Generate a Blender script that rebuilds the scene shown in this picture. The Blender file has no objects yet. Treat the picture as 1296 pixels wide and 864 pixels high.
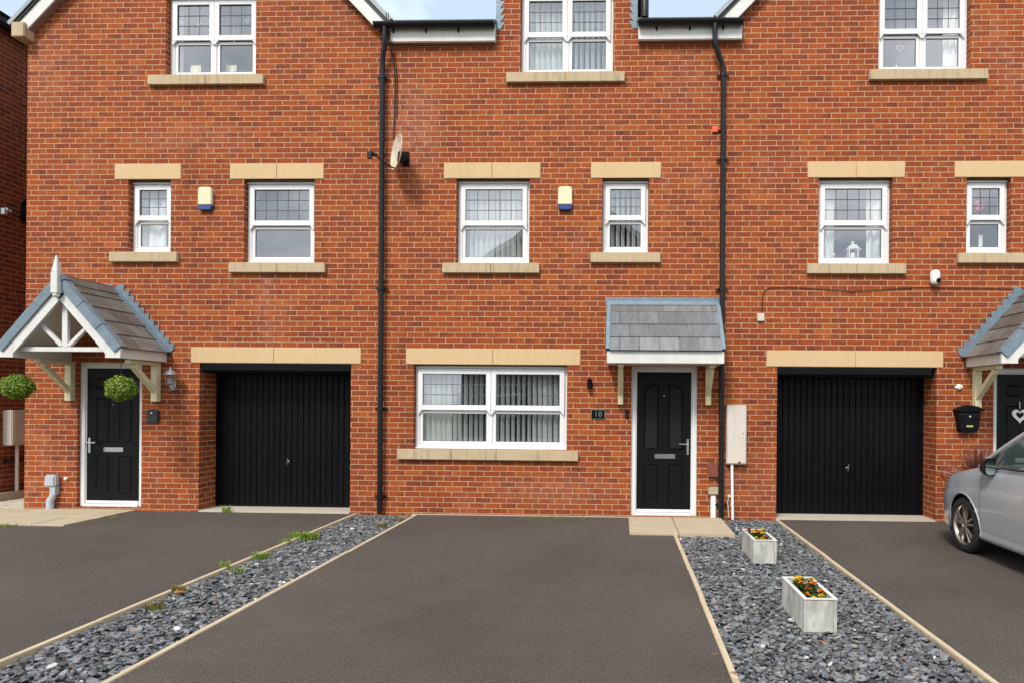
import bpy, bmesh, math, random
from mathutils import Vector, Matrix
R = math.radians
rnd = random.Random(7)
S = bpy.context.scene
COL = S.collection

# ------------------------------------------------------------------ camera
CAMY, CAMZ, F = -9.6, 1.60, 864.0
PPX, PPY = 758.0, 509.8
cam = bpy.data.cameras.new('camera'); camo = bpy.data.objects.new('camera', cam); COL.objects.link(camo)
cam.sensor_width = 36; cam.lens = 24; cam.clip_start = 0.05; cam.clip_end = 3000
cam.shift_x = -(PPX - 648) / 1296; cam.shift_y = (PPY - 432) / 1296
RC = Matrix.Rotation(R(1.87), 3, 'Z') @ Matrix.Rotation(R(90), 3, 'X') @ Matrix.Rotation(R(0.47), 3, 'Z')
camo.matrix_world = Matrix.Translation((0, CAMY, CAMZ)) @ RC.to_4x4()
S.camera = camo
def ray(u, v): return RC @ Vector(((u - PPX) / F, (PPY - v) / F, -1))
def W(u, v, Y=0.0):                      # point of the photograph on the upright plane y = Y
    d = ray(u, v); t = (Y - CAMY) / d.y
    return d.x * t, CAMZ + d.z * t
def WX(u, Y=0.0, v=400): return W(u, v, Y)[0]
def G(u, v, z=0.0):                      # point of the photograph on the level plane z
    d = ray(u, v); t = (z - CAMZ) / d.z
    return d.x * t, CAMY + d.y * t

# ------------------------------------------------------------------ mesh builder
class MB:
    def __init__(s): s.v = []; s.f = []; s.m = []; s.mi = 0
    def add(s, vs, fs):
        o = len(s.v); s.v += [tuple(p) for p in vs]
        for f in fs: s.f.append([o + i for i in f]); s.m.append(s.mi)
        return s
    def quad(s, a, b, c, d): return s.add([a, b, c, d], [(0, 1, 2, 3)])
    def box(s, x0, x1, y0, y1, z0, z1):
        return s.add([(x0,y0,z0),(x1,y0,z0),(x1,y1,z0),(x0,y1,z0),(x0,y0,z1),(x1,y0,z1),(x1,y1,z1),(x0,y1,z1)],
                     [(0,3,2,1),(4,5,6,7),(0,1,5,4),(1,2,6,5),(2,3,7,6),(3,0,4,7)])
    def obox(s, c, ax, ay, az):          # box from a centre and three half-axes
        c = Vector(c); ax = Vector(ax); ay = Vector(ay); az = Vector(az); vs = []
        for k in (-1, 1):
            for i, j in ((-1,-1),(1,-1),(1,1),(-1,1)): vs.append(c + ax*i + ay*j + az*k)
        return s.add(vs, [(0,3,2,1),(4,5,6,7),(0,1,5,4),(1,2,6,5),(2,3,7,6),(3,0,4,7)])
    def bar(s, a, b, w, h, up=(0,0,1)):  # square bar between two points
        a = Vector(a); b = Vector(b); d = (b - a); L = d.length; d.normalize()
        x = d.cross(Vector(up)); x.normalize(); y = x.cross(d)
        return s.obox((a + b) / 2, d * L / 2, x * w / 2, y * h / 2)
    def prism(s, poly, y0, y1):          # polygon in xz extruded along y
        n = len(poly)
        vs = [(x, y0, z) for x, z in poly] + [(x, y1, z) for x, z in poly]
        fs = [tuple(range(n)), tuple(range(2*n-1, n-1, -1))] + [(i, i+n, (i+1) % n + n, (i+1) % n) for i in range(n)]
        return s.add(vs, fs)
    def prismx(s, poly, x0, x1):         # polygon in yz extruded along x
        n = len(poly)
        vs = [(x0, y, z) for y, z in poly] + [(x1, y, z) for y, z in poly]
        fs = [tuple(range(n)), tuple(range(2*n-1, n-1, -1))] + [(i, i+n, (i+1) % n + n, (i+1) % n) for i in range(n)]
        return s.add(vs, fs)
    def slab(s, poly, z0, z1):           # polygon in xy extruded along z
        n = len(poly)
        vs = [(x, y, z0) for x, y in poly] + [(x, y, z1) for x, y in poly]
        fs = [tuple(range(n-1, -1, -1)), tuple(range(n, 2*n))] + [(i, (i+1) % n, (i+1) % n + n, i+n) for i in range(n)]
        return s.add(vs, fs)
    def tube(s, pts, r, n=12, cap=True):
        pts = [Vector(p) for p in pts]; rr = r if isinstance(r, (list, tuple)) else [r] * len(pts)
        o = len(s.v); fs = []; vs = []; ref = None
        for i, p in enumerate(pts):
            d = (pts[min(i+1, len(pts)-1)] - pts[max(i-1, 0)]).normalized()
            if ref is None: ref = d.orthogonal().normalized()
            x = (ref - d * ref.dot(d)).normalized(); ref = x; y = d.cross(x)
            for k in range(n):
                a = 2 * math.pi * k / n; vs.append(p + (x * math.cos(a) + y * math.sin(a)) * rr[i])
        for i in range(len(pts) - 1):
            for k in range(n):
                a = i*n + k; b = i*n + (k+1) % n; fs.append((a, b, b+n, a+n))
        if cap:
            fs.append(tuple(range(n-1, -1, -1))); q = (len(pts)-1)*n; fs.append(tuple(range(q, q+n)))
        return s.add(vs, fs)
    def lathe(s, c, prof, n=20, axis=(0,0,1), cap=True):   # prof: (radius, distance along axis)
        c = Vector(c); d = Vector(axis).normalized(); x = d.orthogonal().normalized(); y = d.cross(x); vs = []; fs = []
        for r, h in prof:
            for k in range(n):
                a = 2*math.pi*k/n; vs.append(c + d*h + (x*math.cos(a) + y*math.sin(a)) * max(r, 1e-4))
        for i in range(len(prof)-1):
            for k in range(n):
                a = i*n+k; b = i*n+(k+1) % n; fs.append((a, b, b+n, a+n))
        if cap: fs.append(tuple(range(n-1, -1, -1))); q = (len(prof)-1)*n; fs.append(tuple(range(q, q+n)))
        return s.add(vs, fs)
    def ring(s, x0, x1, z0, z1, w, y0, y1, wt=None, wb=None):  # rectangular frame, butt jointed
        wt = w if wt is None else wt; wb = w if wb is None else wb
        s.box(x0, x0+w, y0, y1, z0, z1); s.box(x1-w, x1, y0, y1, z0, z1)
        s.box(x0+w, x1-w, y0, y1, z1-wt, z1); s.box(x0+w, x1-w, y0, y1, z0, z0+wb); return s
    def build(s, name, mat, parent=None, at=None, bevel=0, seg=2, smooth=False):
        me = bpy.data.meshes.new(name)
        L = Vector(at) if at is not None else (root_loc(parent) if parent else Vector((0,0,0)))
        me.from_pydata([Vector(p) - L for p in s.v], [], s.f)
        mats = mat if isinstance(mat, (list, tuple)) else [mat]
        for m in mats: me.materials.append(M[m] if isinstance(m, str) else m)
        if len(mats) > 1: me.polygons.foreach_set('material_index', s.m)
        if bevel or smooth:
            bm = bmesh.new(); bm.from_mesh(me)
            if bevel:
                bmesh.ops.bevel(bm, geom=[e for e in bm.edges if len(e.link_faces) == 2 and e.calc_face_angle(0) > 0.5], offset=bevel, segments=seg, affect='EDGES', clamp_overlap=True)
            if smooth:
                for f in bm.faces: f.smooth = True
                for e in bm.edges:
                    if len(e.link_faces) == 2 and e.calc_face_angle(0) > R(38): e.smooth = False
            bm.to_mesh(me); bm.free()
        o = bpy.data.objects.new(name, me); COL.objects.link(o)
        if parent: o.parent = parent
        else: o.location = L
        return o
def root_loc(o):
    while o.parent: o = o.parent
    return Vector(o.location)
def tag(o, label, cat, group=None, kind=None):
    if label: o['label'] = label
    if cat: o['category'] = cat
    if group: o['group'] = group
    if kind: o['kind'] = kind
    return o
def thing(name, label, cat, loc, group=None):
    o = bpy.data.objects.new(name, None); COL.objects.link(o); o.location = loc; o.empty_display_size = .2
    return tag(o, label, cat, group)
def struct(o): o['kind'] = 'structure'; return o

# ------------------------------------------------------------------ materials
M = {}
class NT:
    def __init__(s, name):
        m = bpy.data.materials.new(name); m.use_nodes = True; s.m = m; s.t = m.node_tree; s.t.nodes.clear()
        s.out = s.n('ShaderNodeOutputMaterial'); M[name] = m
    def n(s, t, **k):
        nd = s.t.nodes.new(t)
        for a, b in k.items(): setattr(nd, a, b)
        return nd
    def set(s, sock, x):
        if isinstance(x, bpy.types.NodeSocket): s.t.links.new(x, sock)
        elif isinstance(x, bpy.types.Node): s.t.links.new(x.outputs[0], sock)
        else: sock.default_value = (*x, 1) if isinstance(x, tuple) and len(x) == 3 and sock.type == 'RGBA' else x
    def math(s, op, a, b=0, c=0):
        nd = s.n('ShaderNodeMath', operation=op)
        for i, x in enumerate((a, b, c)): s.set(nd.inputs[i], x)
        return nd.outputs[0]
    def mix(s, fac, a, b, mode='MIX'):
        nd = s.n('ShaderNodeMix', data_type='RGBA', blend_type=mode)
        s.set(nd.inputs[0], fac); s.set(nd.inputs[6], a); s.set(nd.inputs[7], b); return nd.outputs[2]
    def noise(s, scale, detail=3, rough=.55, vec=None, dim='3D'):
        nd = s.n('ShaderNodeTexNoise', noise_dimensions=dim); s.set(nd.inputs['Scale'], scale); nd.inputs['Detail'].default_value = detail
        nd.inputs['Roughness'].default_value = rough
        s.set(nd.inputs['Vector'], vec if vec is not None else s.pos()); return nd.outputs[0]
    def pos(s):
        if not hasattr(s, '_p'): s._p = s.n('ShaderNodeNewGeometry')
        return s._p.outputs['Position']
    def island(s): s.pos(); return s._p.outputs['Random Per Island']
    def map(s, x, a, b, c=0., d=1.):
        nd = s.n('ShaderNodeMapRange'); nd.clamp = True
        for i, q in enumerate((x, a, b, c, d)): s.set(nd.inputs[i], q)
        return nd.outputs[0]
    def ramp(s, fac, stops, interp='LINEAR'):
        nd = s.n('ShaderNodeValToRGB'); e = nd.color_ramp.elements; nd.color_ramp.interpolation = interp
        while len(e) < len(stops): e.new(.5)
        for el, (p, c) in zip(e, stops): el.position = p; el.color = (*c, 1)
        s.set(nd.inputs[0], fac); return nd.outputs[0]
    def bump(s, h, dist=.01, strength=1.):
        nd = s.n('ShaderNodeBump'); nd.inputs['Distance'].default_value = dist; nd.inputs['Strength'].default_value = strength
        s.set(nd.inputs['Height'], h); return nd.outputs[0]
    def scale(s, v):
        nd = s.n('ShaderNodeVectorMath', operation='MULTIPLY'); s.set(nd.inputs[0], s.pos()); nd.inputs[1].default_value = v; return nd.outputs[0]
    def bsdf(s, col, rough=.6, bump=None, metal=0., spec=.5, coat=0.):
        b = s.n('ShaderNodeBsdfPrincipled')
        s.set(b.inputs['Base Color'], col); s.set(b.inputs['Roughness'], rough); s.set(b.inputs['Metallic'], metal)
        b.inputs['Specular IOR Level'].default_value = spec; b.inputs['Coat Weight'].default_value = coat; b.inputs['Coat Roughness'].default_value = .04
        if bump is not None: s.set(b.inputs['Normal'], bump)
        s.t.links.new(b.outputs[0], s.out.inputs[0]); return b

def plain(name, col, rough=.5, var=.12, scale=6., metal=0., spec=.5, bump=0., coat=0., streak=0.):
    k = NT(name); n = k.noise(scale, 4)
    f = k.map(n, .3, .7, 1 - var, 1 + var * .6)
    if streak:
        f = k.math('MULTIPLY', f, k.map(k.noise(1, 4, .6, k.scale((22, 22, 1.6))), .45, .75, 1, 1 - streak))
    c = k.mix(1., col, f, 'MULTIPLY')
    k.bsdf(c, rough, k.bump(k.noise(scale * 12, 2), .003, bump) if bump else None, metal, spec, coat); return k

# brickwork: courses of 75 mm, stretchers of 225 mm, each brick its own tone
def brick(name, tint=(1,1,1)):
    k = NT(name); p = k.n('ShaderNodeSeparateXYZ'); k.set(p.inputs[0], k.pos())
    u = k.math('ADD', p.outputs[0], p.outputs[1]); v = k.math('SUBTRACT', p.outputs[2], .03)
    wob = k.noise(9, 2); wv = k.math('MULTIPLY', k.math('SUBTRACT', wob, .5), .005)
    vr = k.math('DIVIDE', k.math('ADD', v, wv), .075); row = k.math('FLOOR', vr); fv = k.math('FRACT', vr)
    rw = k.n('ShaderNodeTexWhiteNoise', noise_dimensions='1D'); k.set(rw.inputs['W'], row)
    off = k.math('ADD', k.math('MULTIPLY', k.math('FLOORED_MODULO', row, 2), .5), k.math('MULTIPLY', rw.outputs[0], .16))
    fu0 = k.math('ADD', k.math('DIVIDE', k.math('ADD', u, k.math('MULTIPLY', k.math('SUBTRACT', k.noise(7, 1), .5), .008)), .225), off)
    col = k.math('FLOOR', fu0); fu = k.math('FRACT', fu0)
    cv = k.n('ShaderNodeCombineXYZ'); k.set(cv.inputs[0], col); k.set(cv.inputs[1], row)
    wn = k.n('ShaderNodeTexWhiteNoise', noise_dimensions='3D'); k.set(wn.inputs['Vector'], cv.outputs[0])
    sep = k.n('ShaderNodeSeparateColor'); k.set(sep.inputs[0], wn.outputs[1]); r1, r2, r3 = sep.outputs
    edge = k.math('MINIMUM', k.math('MULTIPLY', k.math('MINIMUM', fu, k.math('SUBTRACT', 1, fu)), .225),
                  k.math('MULTIPLY', k.math('MINIMUM', fv, k.math('SUBTRACT', 1, fv)), .075))
    rough_e = k.math('ADD', edge, k.math('MULTIPLY', k.math('SUBTRACT', k.noise(60, 2), .5), .003))
    face = k.map(rough_e, .0042, .0068)
    base = k.ramp(r1, [(0, (.21,.041,.016)), (.12, (.26,.048,.0125)), (.5, (.32,.060,.011)), (.85, (.365,.074,.011)), (1, (.415,.098,.0145))])
    # kiln-dark ends and streaks, each brick its own
    endd = k.math('MULTIPLY', k.map(k.math('ABSOLUTE', k.math('SUBTRACT', fu, r2)), .05, .55), k.map(r3, .2, 1., .0, .9))
    loc = k.n('ShaderNodeVectorMath', operation='ADD'); k.set(loc.inputs[0], k.scale((26, 26, 70))); k.set(loc.inputs[1], wn.outputs[1])
    streak = k.map(k.noise(1, 5, .68, loc.outputs[0]), .40, .66)
    dark = k.math('MULTIPLY', k.math('MAXIMUM', endd, k.math('MULTIPLY', streak, .55)), .70)
    c = k.mix(dark, base, (.075, .022, .021))
    c = k.mix(k.math('MULTIPLY', k.map(k.noise(30, 4, .65), .50, .70), .55), c, (.45, .115, .032))
    c = k.mix(k.math('MULTIPLY', k.map(k.noise(23, 5, .7), .54, .72), .6), c, (.12, .026, .016))
    mort = k.mix(k.map(k.noise(8, 4, .65), .3, .7), (.37, .21, .107), (.57, .355, .20))
    c = k.mix(face, mort, c)
    # lime bloom and grime with a shape of their own
    bloom = k.map(k.noise(1, 5, .62, k.scale((1.1, 1.1, .55))), .58, .80, 0, .46)
    c = k.mix(k.math('MULTIPLY', bloom, k.map(k.noise(11, 3), .35, .65)), c, (.52, .29, .20))
    for sx, sz, rx, rz, amt in STAINS:        # salt bloom where water has run down the wall
        q = k.math('ADD', k.math('POWER', k.math('DIVIDE', k.math('SUBTRACT', p.outputs[0], sx), rx), 2), k.math('POWER', k.math('DIVIDE', k.math('SUBTRACT', p.outputs[2], sz), rz), 2))
        m_ = k.math('MULTIPLY', k.map(q, 0., 1., amt, 0.), k.map(k.noise(9, 6, .75), .40, .62, 0, .62))
        c = k.mix(m_, c, (.50, .27, .19))
    grime = k.map(k.noise(1, 5, .6, k.scale((.9, .9, .35))), .56, .8, 1., .74)
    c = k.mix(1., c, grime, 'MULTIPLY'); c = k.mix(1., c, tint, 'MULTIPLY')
    h = k.math('ADD', k.math('MULTIPLY', face, 1.), k.math('MULTIPLY', k.noise(90, 3), .35))
    k.bsdf(c, .82, k.bump(h, .006, .55), spec=.25)
STAINS = [(*W(527, 165), .42, .85, .6), (*W(60, 90), .45, .7, .35), (*W(868, 100), .5, .5, .25), (*W(700, 620), 1.2, .28, .4), (*W(330, 560), 2.6, .22, .0), (*W(1010, 620), 1.0, .4, .35), (*W(240, 175), 1.1, .28, .35)]
brick('brickwork')
brick('brickwork_shade_tint', (.72, .70, .74))  # same brick, tinted darker to put the passage wall's shade into its colour

def stone(name, a, b, streak, dark=(.16,.13,.09)):
    k = NT(name); n = k.noise(5, 5, .6); c = k.mix(n, a, b)
    st = k.map(k.noise(1, 5, .65, k.scale((16, 16, 2.2))), .5, .74, 0, streak)
    c = k.mix(st, c, dark); c = k.mix(k.map(k.noise(3, 5), .6, .8, 0, .2), c, dark)
    k.bsdf(c, .85, k.bump(k.noise(120, 3), .002, .4), spec=.25)
stone('lintel_stone', (.585,.40,.215), (.65,.465,.262), .10)
stone('sill_stone', (.44,.33,.20), (.56,.435,.28), .6)
stone('concrete', (.42,.37,.29), (.54,.48,.39), .12)
stone('paving_stone', (.40,.32,.22), (.53,.44,.31), .15)
plain('upvc', (.77,.775,.77), .32, .03, 3)
plain('upvc_soft', (.74,.72,.66), .42, .07, 5, streak=.06)
plain('seal', (.045,.045,.05), .6)
plain('lead_came', (.10,.105,.11), .5, .2, 20)
plain('black_door', (.0045,.0048,.0055), .42, .25, 14, bump=.25, spec=.18)
plain('black_metal', (.0035,.0038,.005), .45, .25, 8, bump=.1, spec=.13)
plain('black_plastic', (.008,.0085,.010), .36, .3, 6, spec=.35)
plain('grey_plastic', (.42,.46,.50), .45, .08)
plain('dish_cream', (.66,.56,.42), .5, .2, 9, streak=.2)
plain('dull_metal', (.22,.22,.23), .35, .1, metal=.8)
plain('cream_plastic', (.78,.69,.46), .4, .06)
plain('blue_plastic', (.02,.06,.24), .3)
plain('white_plastic', (.82,.81,.78), .4, .05)
plain('meter_plastic', (.64,.575,.50), .5, .07, 4, streak=.08)
plain('brown_plastic', (.21,.055,.032), .5, .1)
plain('beige_plastic', (.44,.37,.24), .5, .1)
plain('orange_plastic', (.70,.10,.035), .5)
plain('chrome', (.72,.72,.73), .22, .1, metal=1.)
plain('silver_paint', (.34,.35,.37), .3, .15, metal=.6)
plain('safe_grey', (.022,.025,.029), .5, .15)
plain('brass', (.75,.60,.16), .3, metal=.9)
plain('cream_timber', (.76,.69,.43), .55, .08, 9, bump=.2, streak=.1)
plain('white_timber', (.69,.675,.635), .5, .08, 7, streak=.05)
plain('soffit_brown', (.30,.17,.14), .6)
plain('dark_void', (.012,.012,.013), .9)
plain('room_wall', (.20,.195,.185), .9, .1, 1.)
plain('blind_fabric', (.86,.88,.86), .75, .05, 12, bump=.1)
plain('curtain', (.80,.80,.78), .85, .06, 7)
plain('curtain_warm', (.74,.66,.54), .85, .06, 7)
plain('ornament_white', (.85,.85,.84), .5)
plain('card', (.80,.72,.48), .7, .1)
plain('pink_petals', (.80,.08,.22), .6)
plain('red_plastic', (.55,.02,.02), .4)
plain('verge_turf', (.10,.11,.05), .95, .35, 1.5)
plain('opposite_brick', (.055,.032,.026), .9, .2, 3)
plain('asphalt', (.055,.055,.057), .9, .2, 3, bump=.4)
plain('kerb', (.33,.31,.28), .85, .15, 5)
plain('soil', (.035,.024,.016), .95, .3, 30)
plain('rubber', (.016,.016,.017), .75, .2, 12)
plain('car_trim', (.018,.018,.02), .45)
plain('seat_cloth', (.035,.036,.04), .9)

k = NT('tarmac')
sp = k.noise(75, 3, .75); fine = k.noise(190, 2, .7); big = k.noise(.45, 4, .6); mid = k.noise(4, 4)
c = k.mix(k.map(sp, .34, .68), (.037,.0305,.0255), (.130,.108,.090))
c = k.mix(1., c, k.map(fine, .3, .7, .7, 1.3), 'MULTIPLY')
c = k.mix(k.map(k.noise(120, 1), .68, .76, 0, .8), c, (.36,.32,.27))
c = k.mix(1., c, k.map(big, .34, .66, .86, 1.16), 'MULTIPLY'); c = k.mix(1., c, k.map(mid, .3, .7, .94, 1.06), 'MULTIPLY')
k.bsdf(c, .9, k.bump(sp, .006, .8), spec=.25)

k = NT('slate_chip'); i = k.island()
c = k.ramp(i, [(0, (.055,.0575,.061)), (.35, (.100,.104,.109)), (.62, (.150,.155,.161)), (.88, (.205,.210,.216)), (.955, (.28,.285,.29)), (.970, (.27,.22,.165)), (.983, (.16,.10,.07)), (.993, (.60,.58,.54)), (1, (.70,.69,.66))])
c = k.mix(1., c, k.map(k.noise(45, 3), .3, .7, .72, 1.22), 'MULTIPLY')
k.bsdf(c, .55, k.bump(k.noise(160, 3), .002, .5), spec=.5)
k = NT('slate_bed'); k.bsdf(k.mix(k.noise(60, 3), (.018,.019,.021), (.07,.072,.078)), .9)

def slates(name, stops):
    k = NT(name); c = k.ramp(k.island(), stops)
    st = k.noise(1, 4, .6, k.scale((14, 3, 3)))
    c = k.mix(1., c, k.map(st, .3, .7, .74, 1.2), 'MULTIPLY'); c = k.mix(k.map(k.noise(9, 4), .62, .75, 0, .35), c, (.30,.30,.28))
    k.bsdf(c, .55, k.bump(k.noise(60, 3), .003, .4), spec=.5)
slates('slate_grey', [(0, (.115,.119,.126)), (.5, (.155,.159,.167)), (1, (.21,.212,.218))])
slates('slate_brown', [(0, (.095,.084,.070)), (.4, (.135,.12,.10)), (.7, (.125,.122,.115)), (1, (.18,.17,.15))])
slates('roof_slate', [(0, (.075,.078,.085)), (.5, (.10,.103,.11)), (1, (.13,.133,.14))])
k = NT('lead'); c = k.mix(k.noise(7, 5, .65), (.105,.15,.19), (.235,.30,.35)); c = k.mix(k.map(k.noise(20, 4), .6, .75, 0, .5), c, (.42,.47,.50))
k.bsdf(c, .5, k.bump(k.noise(18, 3), .006, .5), metal=.15)
k = NT('verge_grey'); c = k.mix(k.noise(6, 5), (.27,.305,.32), (.38,.41,.42)); k.bsdf(c, .6)
k = NT('edging_timber'); c = k.mix(k.noise(1, 5, .65, k.scale((18, 2.5, 18))), (.40,.31,.205), (.64,.52,.36))
c = k.mix(k.map(k.noise(7, 4), .62, .78, 0, .6), c, (.17,.12,.07)); k.bsdf(c, .85, k.bump(k.noise(50, 3), .003, .5), spec=.2)
k = NT('weathered_white'); c = k.mix(k.noise(1, 5, .7, k.scale((14, 14, 3))), (.66,.64,.57), (.47,.46,.41))
c = k.mix(k.map(k.noise(1, 6, .7, k.scale((10, 10, 4))), .42, .62, 0, .62), c, (.22,.215,.195)); k.bsdf(c, .8, k.bump(k.noise(60, 3), .003, .4), spec=.3)
def foliage(name, stops, tr=.25):
    k = NT(name); c = k.ramp(k.island(), stops)
    d = k.n('ShaderNodeBsdfDiffuse'); t = k.n('ShaderNodeBsdfTranslucent'); g = k.n('ShaderNodeBsdfGlossy'); g.inputs['Roughness'].default_value = .45
    k.set(d.inputs[0], c); k.set(t.inputs[0], c); mx = k.n('ShaderNodeMixShader'); mx.inputs[0].default_value = tr
    k.t.links.new(d.outputs[0], mx.inputs[1]); k.t.links.new(t.outputs[0], mx.inputs[2])
    m2 = k.n('ShaderNodeMixShader'); m2.inputs[0].default_value = .05
    k.t.links.new(mx.outputs[0], m2.inputs[1]); k.t.links.new(g.outputs[0], m2.inputs[2]); k.t.links.new(m2.outputs[0], k.out.inputs[0])
foliage('topiary_leaf', [(0, (.05,.10,.008)), (.4, (.14,.24,.012)), (.8, (.30,.43,.02)), (1, (.44,.53,.045))])
foliage('grass_blade', [(0, (.09,.18,.012)), (.5, (.18,.31,.02)), (1, (.34,.40,.06))])
foliage('grass_dry', [(0, (.12,.15,.02)), (.5, (.24,.22,.05)), (1, (.34,.24,.09))])
foliage('bedding_leaf', [(0, (.02,.055,.008)), (.5, (.04,.10,.012)), (1, (.08,.16,.02))])
foliage('cordyline_leaf', [(0, (.075,.024,.018)), (.5, (.16,.055,.036)), (1, (.30,.13,.08))])
foliage('tree_leaf', [(0, (.02,.05,.008)), (.5, (.045,.10,.014)), (1, (.08,.15,.022))])
plain('yellow_petal', (.85,.55,.01), .6, .15, 40)
plain('orange_petal', (.80,.19,.01), .6, .15, 40)
plain('red_petal', (.55,.03,.01), .6, .15, 40)
plain('dry_leaf', (.30,.13,.045), .8, .3, 30)

def glass(name, base, tint=(.93,.96,.955), wav=.35):
    k = NT(name); tr = k.n('ShaderNodeBsdfTransparent'); gl = k.n('ShaderNodeBsdfGlossy'); gl.inputs['Roughness'].default_value = .0
    k.set(tr.inputs[0], tint); k.set(gl.inputs[0], (.95,.97,1.))
    k.set(gl.inputs['Normal'], k.bump(k.noise(2.2, 1), .004, wav))
    fr = k.n('ShaderNodeLayerWeight'); fr.inputs[0].default_value = .5
    f = k.math('ADD', base, k.math('MULTIPLY', k.math('POWER', fr.outputs[1], 5), 1 - base)); mx = k.n('ShaderNodeMixShader'); k.set(mx.inputs[0], f)
    k.t.links.new(tr.outputs[0], mx.inputs[1]); k.t.links.new(gl.outputs[0], mx.inputs[2]); k.t.links.new(mx.outputs[0], k.out.inputs[0])
glass('window_glass', .24)
glass('car_glass', .10, (.62,.70,.67), 0.)
glass('lamp_glass', .12)
k = NT('obscure_glass'); k.bsdf(k.mix(k.noise(120, 2), (.005,.0052,.0058), (.021,.0215,.023)), .5, k.bump(k.noise(120, 2), .006, .8), spec=.15)
k = NT('mirror_glass'); k.bsdf((.55,.62,.62), .02, None, 1.)
k = NT('car_paint'); fl = k.noise(900, 1)
k.bsdf(k.mix(fl, (.47,.505,.53), (.56,.595,.62)), .33, None, .35, .5, 1.)
k = NT('alloy'); k.bsdf(k.mix(k.noise(20, 3), (.42,.37,.33), (.56,.50,.46)), .32, None, .9)
# ------------------------------------------------------------------ houses
def wall_sheet(mb, x0, x1, z0, z1, holes, back=.30):
    """front and back skins of a brick wall with openings, and the reveals between; holes: (x0,x1,z0,z1,depth)"""
    xs = sorted({x0, x1} | {h[0] for h in holes} | {h[1] for h in holes}); zs = sorted({z0, z1} | {h[2] for h in holes} | {h[3] for h in holes})
    def inside(x, z): return any(h[0] < x < h[1] and h[2] < z < h[3] for h in holes)
    for Y in (0, back):
        for i in range(len(xs)-1):
            for j in range(len(zs)-1):
                if not inside((xs[i]+xs[i+1])/2, (zs[j]+zs[j+1])/2):
                    mb.quad((xs[i],Y,zs[j]), (xs[i+1],Y,zs[j]), (xs[i+1],Y,zs[j+1]), (xs[i],Y,zs[j+1]))
    for a, b, c, d, dep in holes:
        D = max(dep, back)
        mb.quad((a,0,c),(a,D,c),(a,D,d),(a,0,d)); mb.quad((b,0,c),(b,0,d),(b,D,d),(b,D,c))
        if d < z1 - 1e-6: mb.quad((a,0,d),(a,D,d),(b,D,d),(b,0,d))
        if c > z0 + 1e-6: mb.quad((a,0,c),(b,0,c),(b,D,c),(a,D,c))

def stone_bar(name, mat, parent, x0, x1, z0, z1, y0, joints=(), back=.06, bev=.006):
    m = MB(); xs = [x0] + [x0 + (x1-x0)*j for j in joints] + [x1]
    for i in range(len(xs)-1): m.box(xs[i] + (.002 if i else 0), xs[i+1] - (.002 if i < len(xs)-2 else 0), y0, back, z0, z1)
    return m.build(name, mat, parent, bevel=bev)

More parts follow.
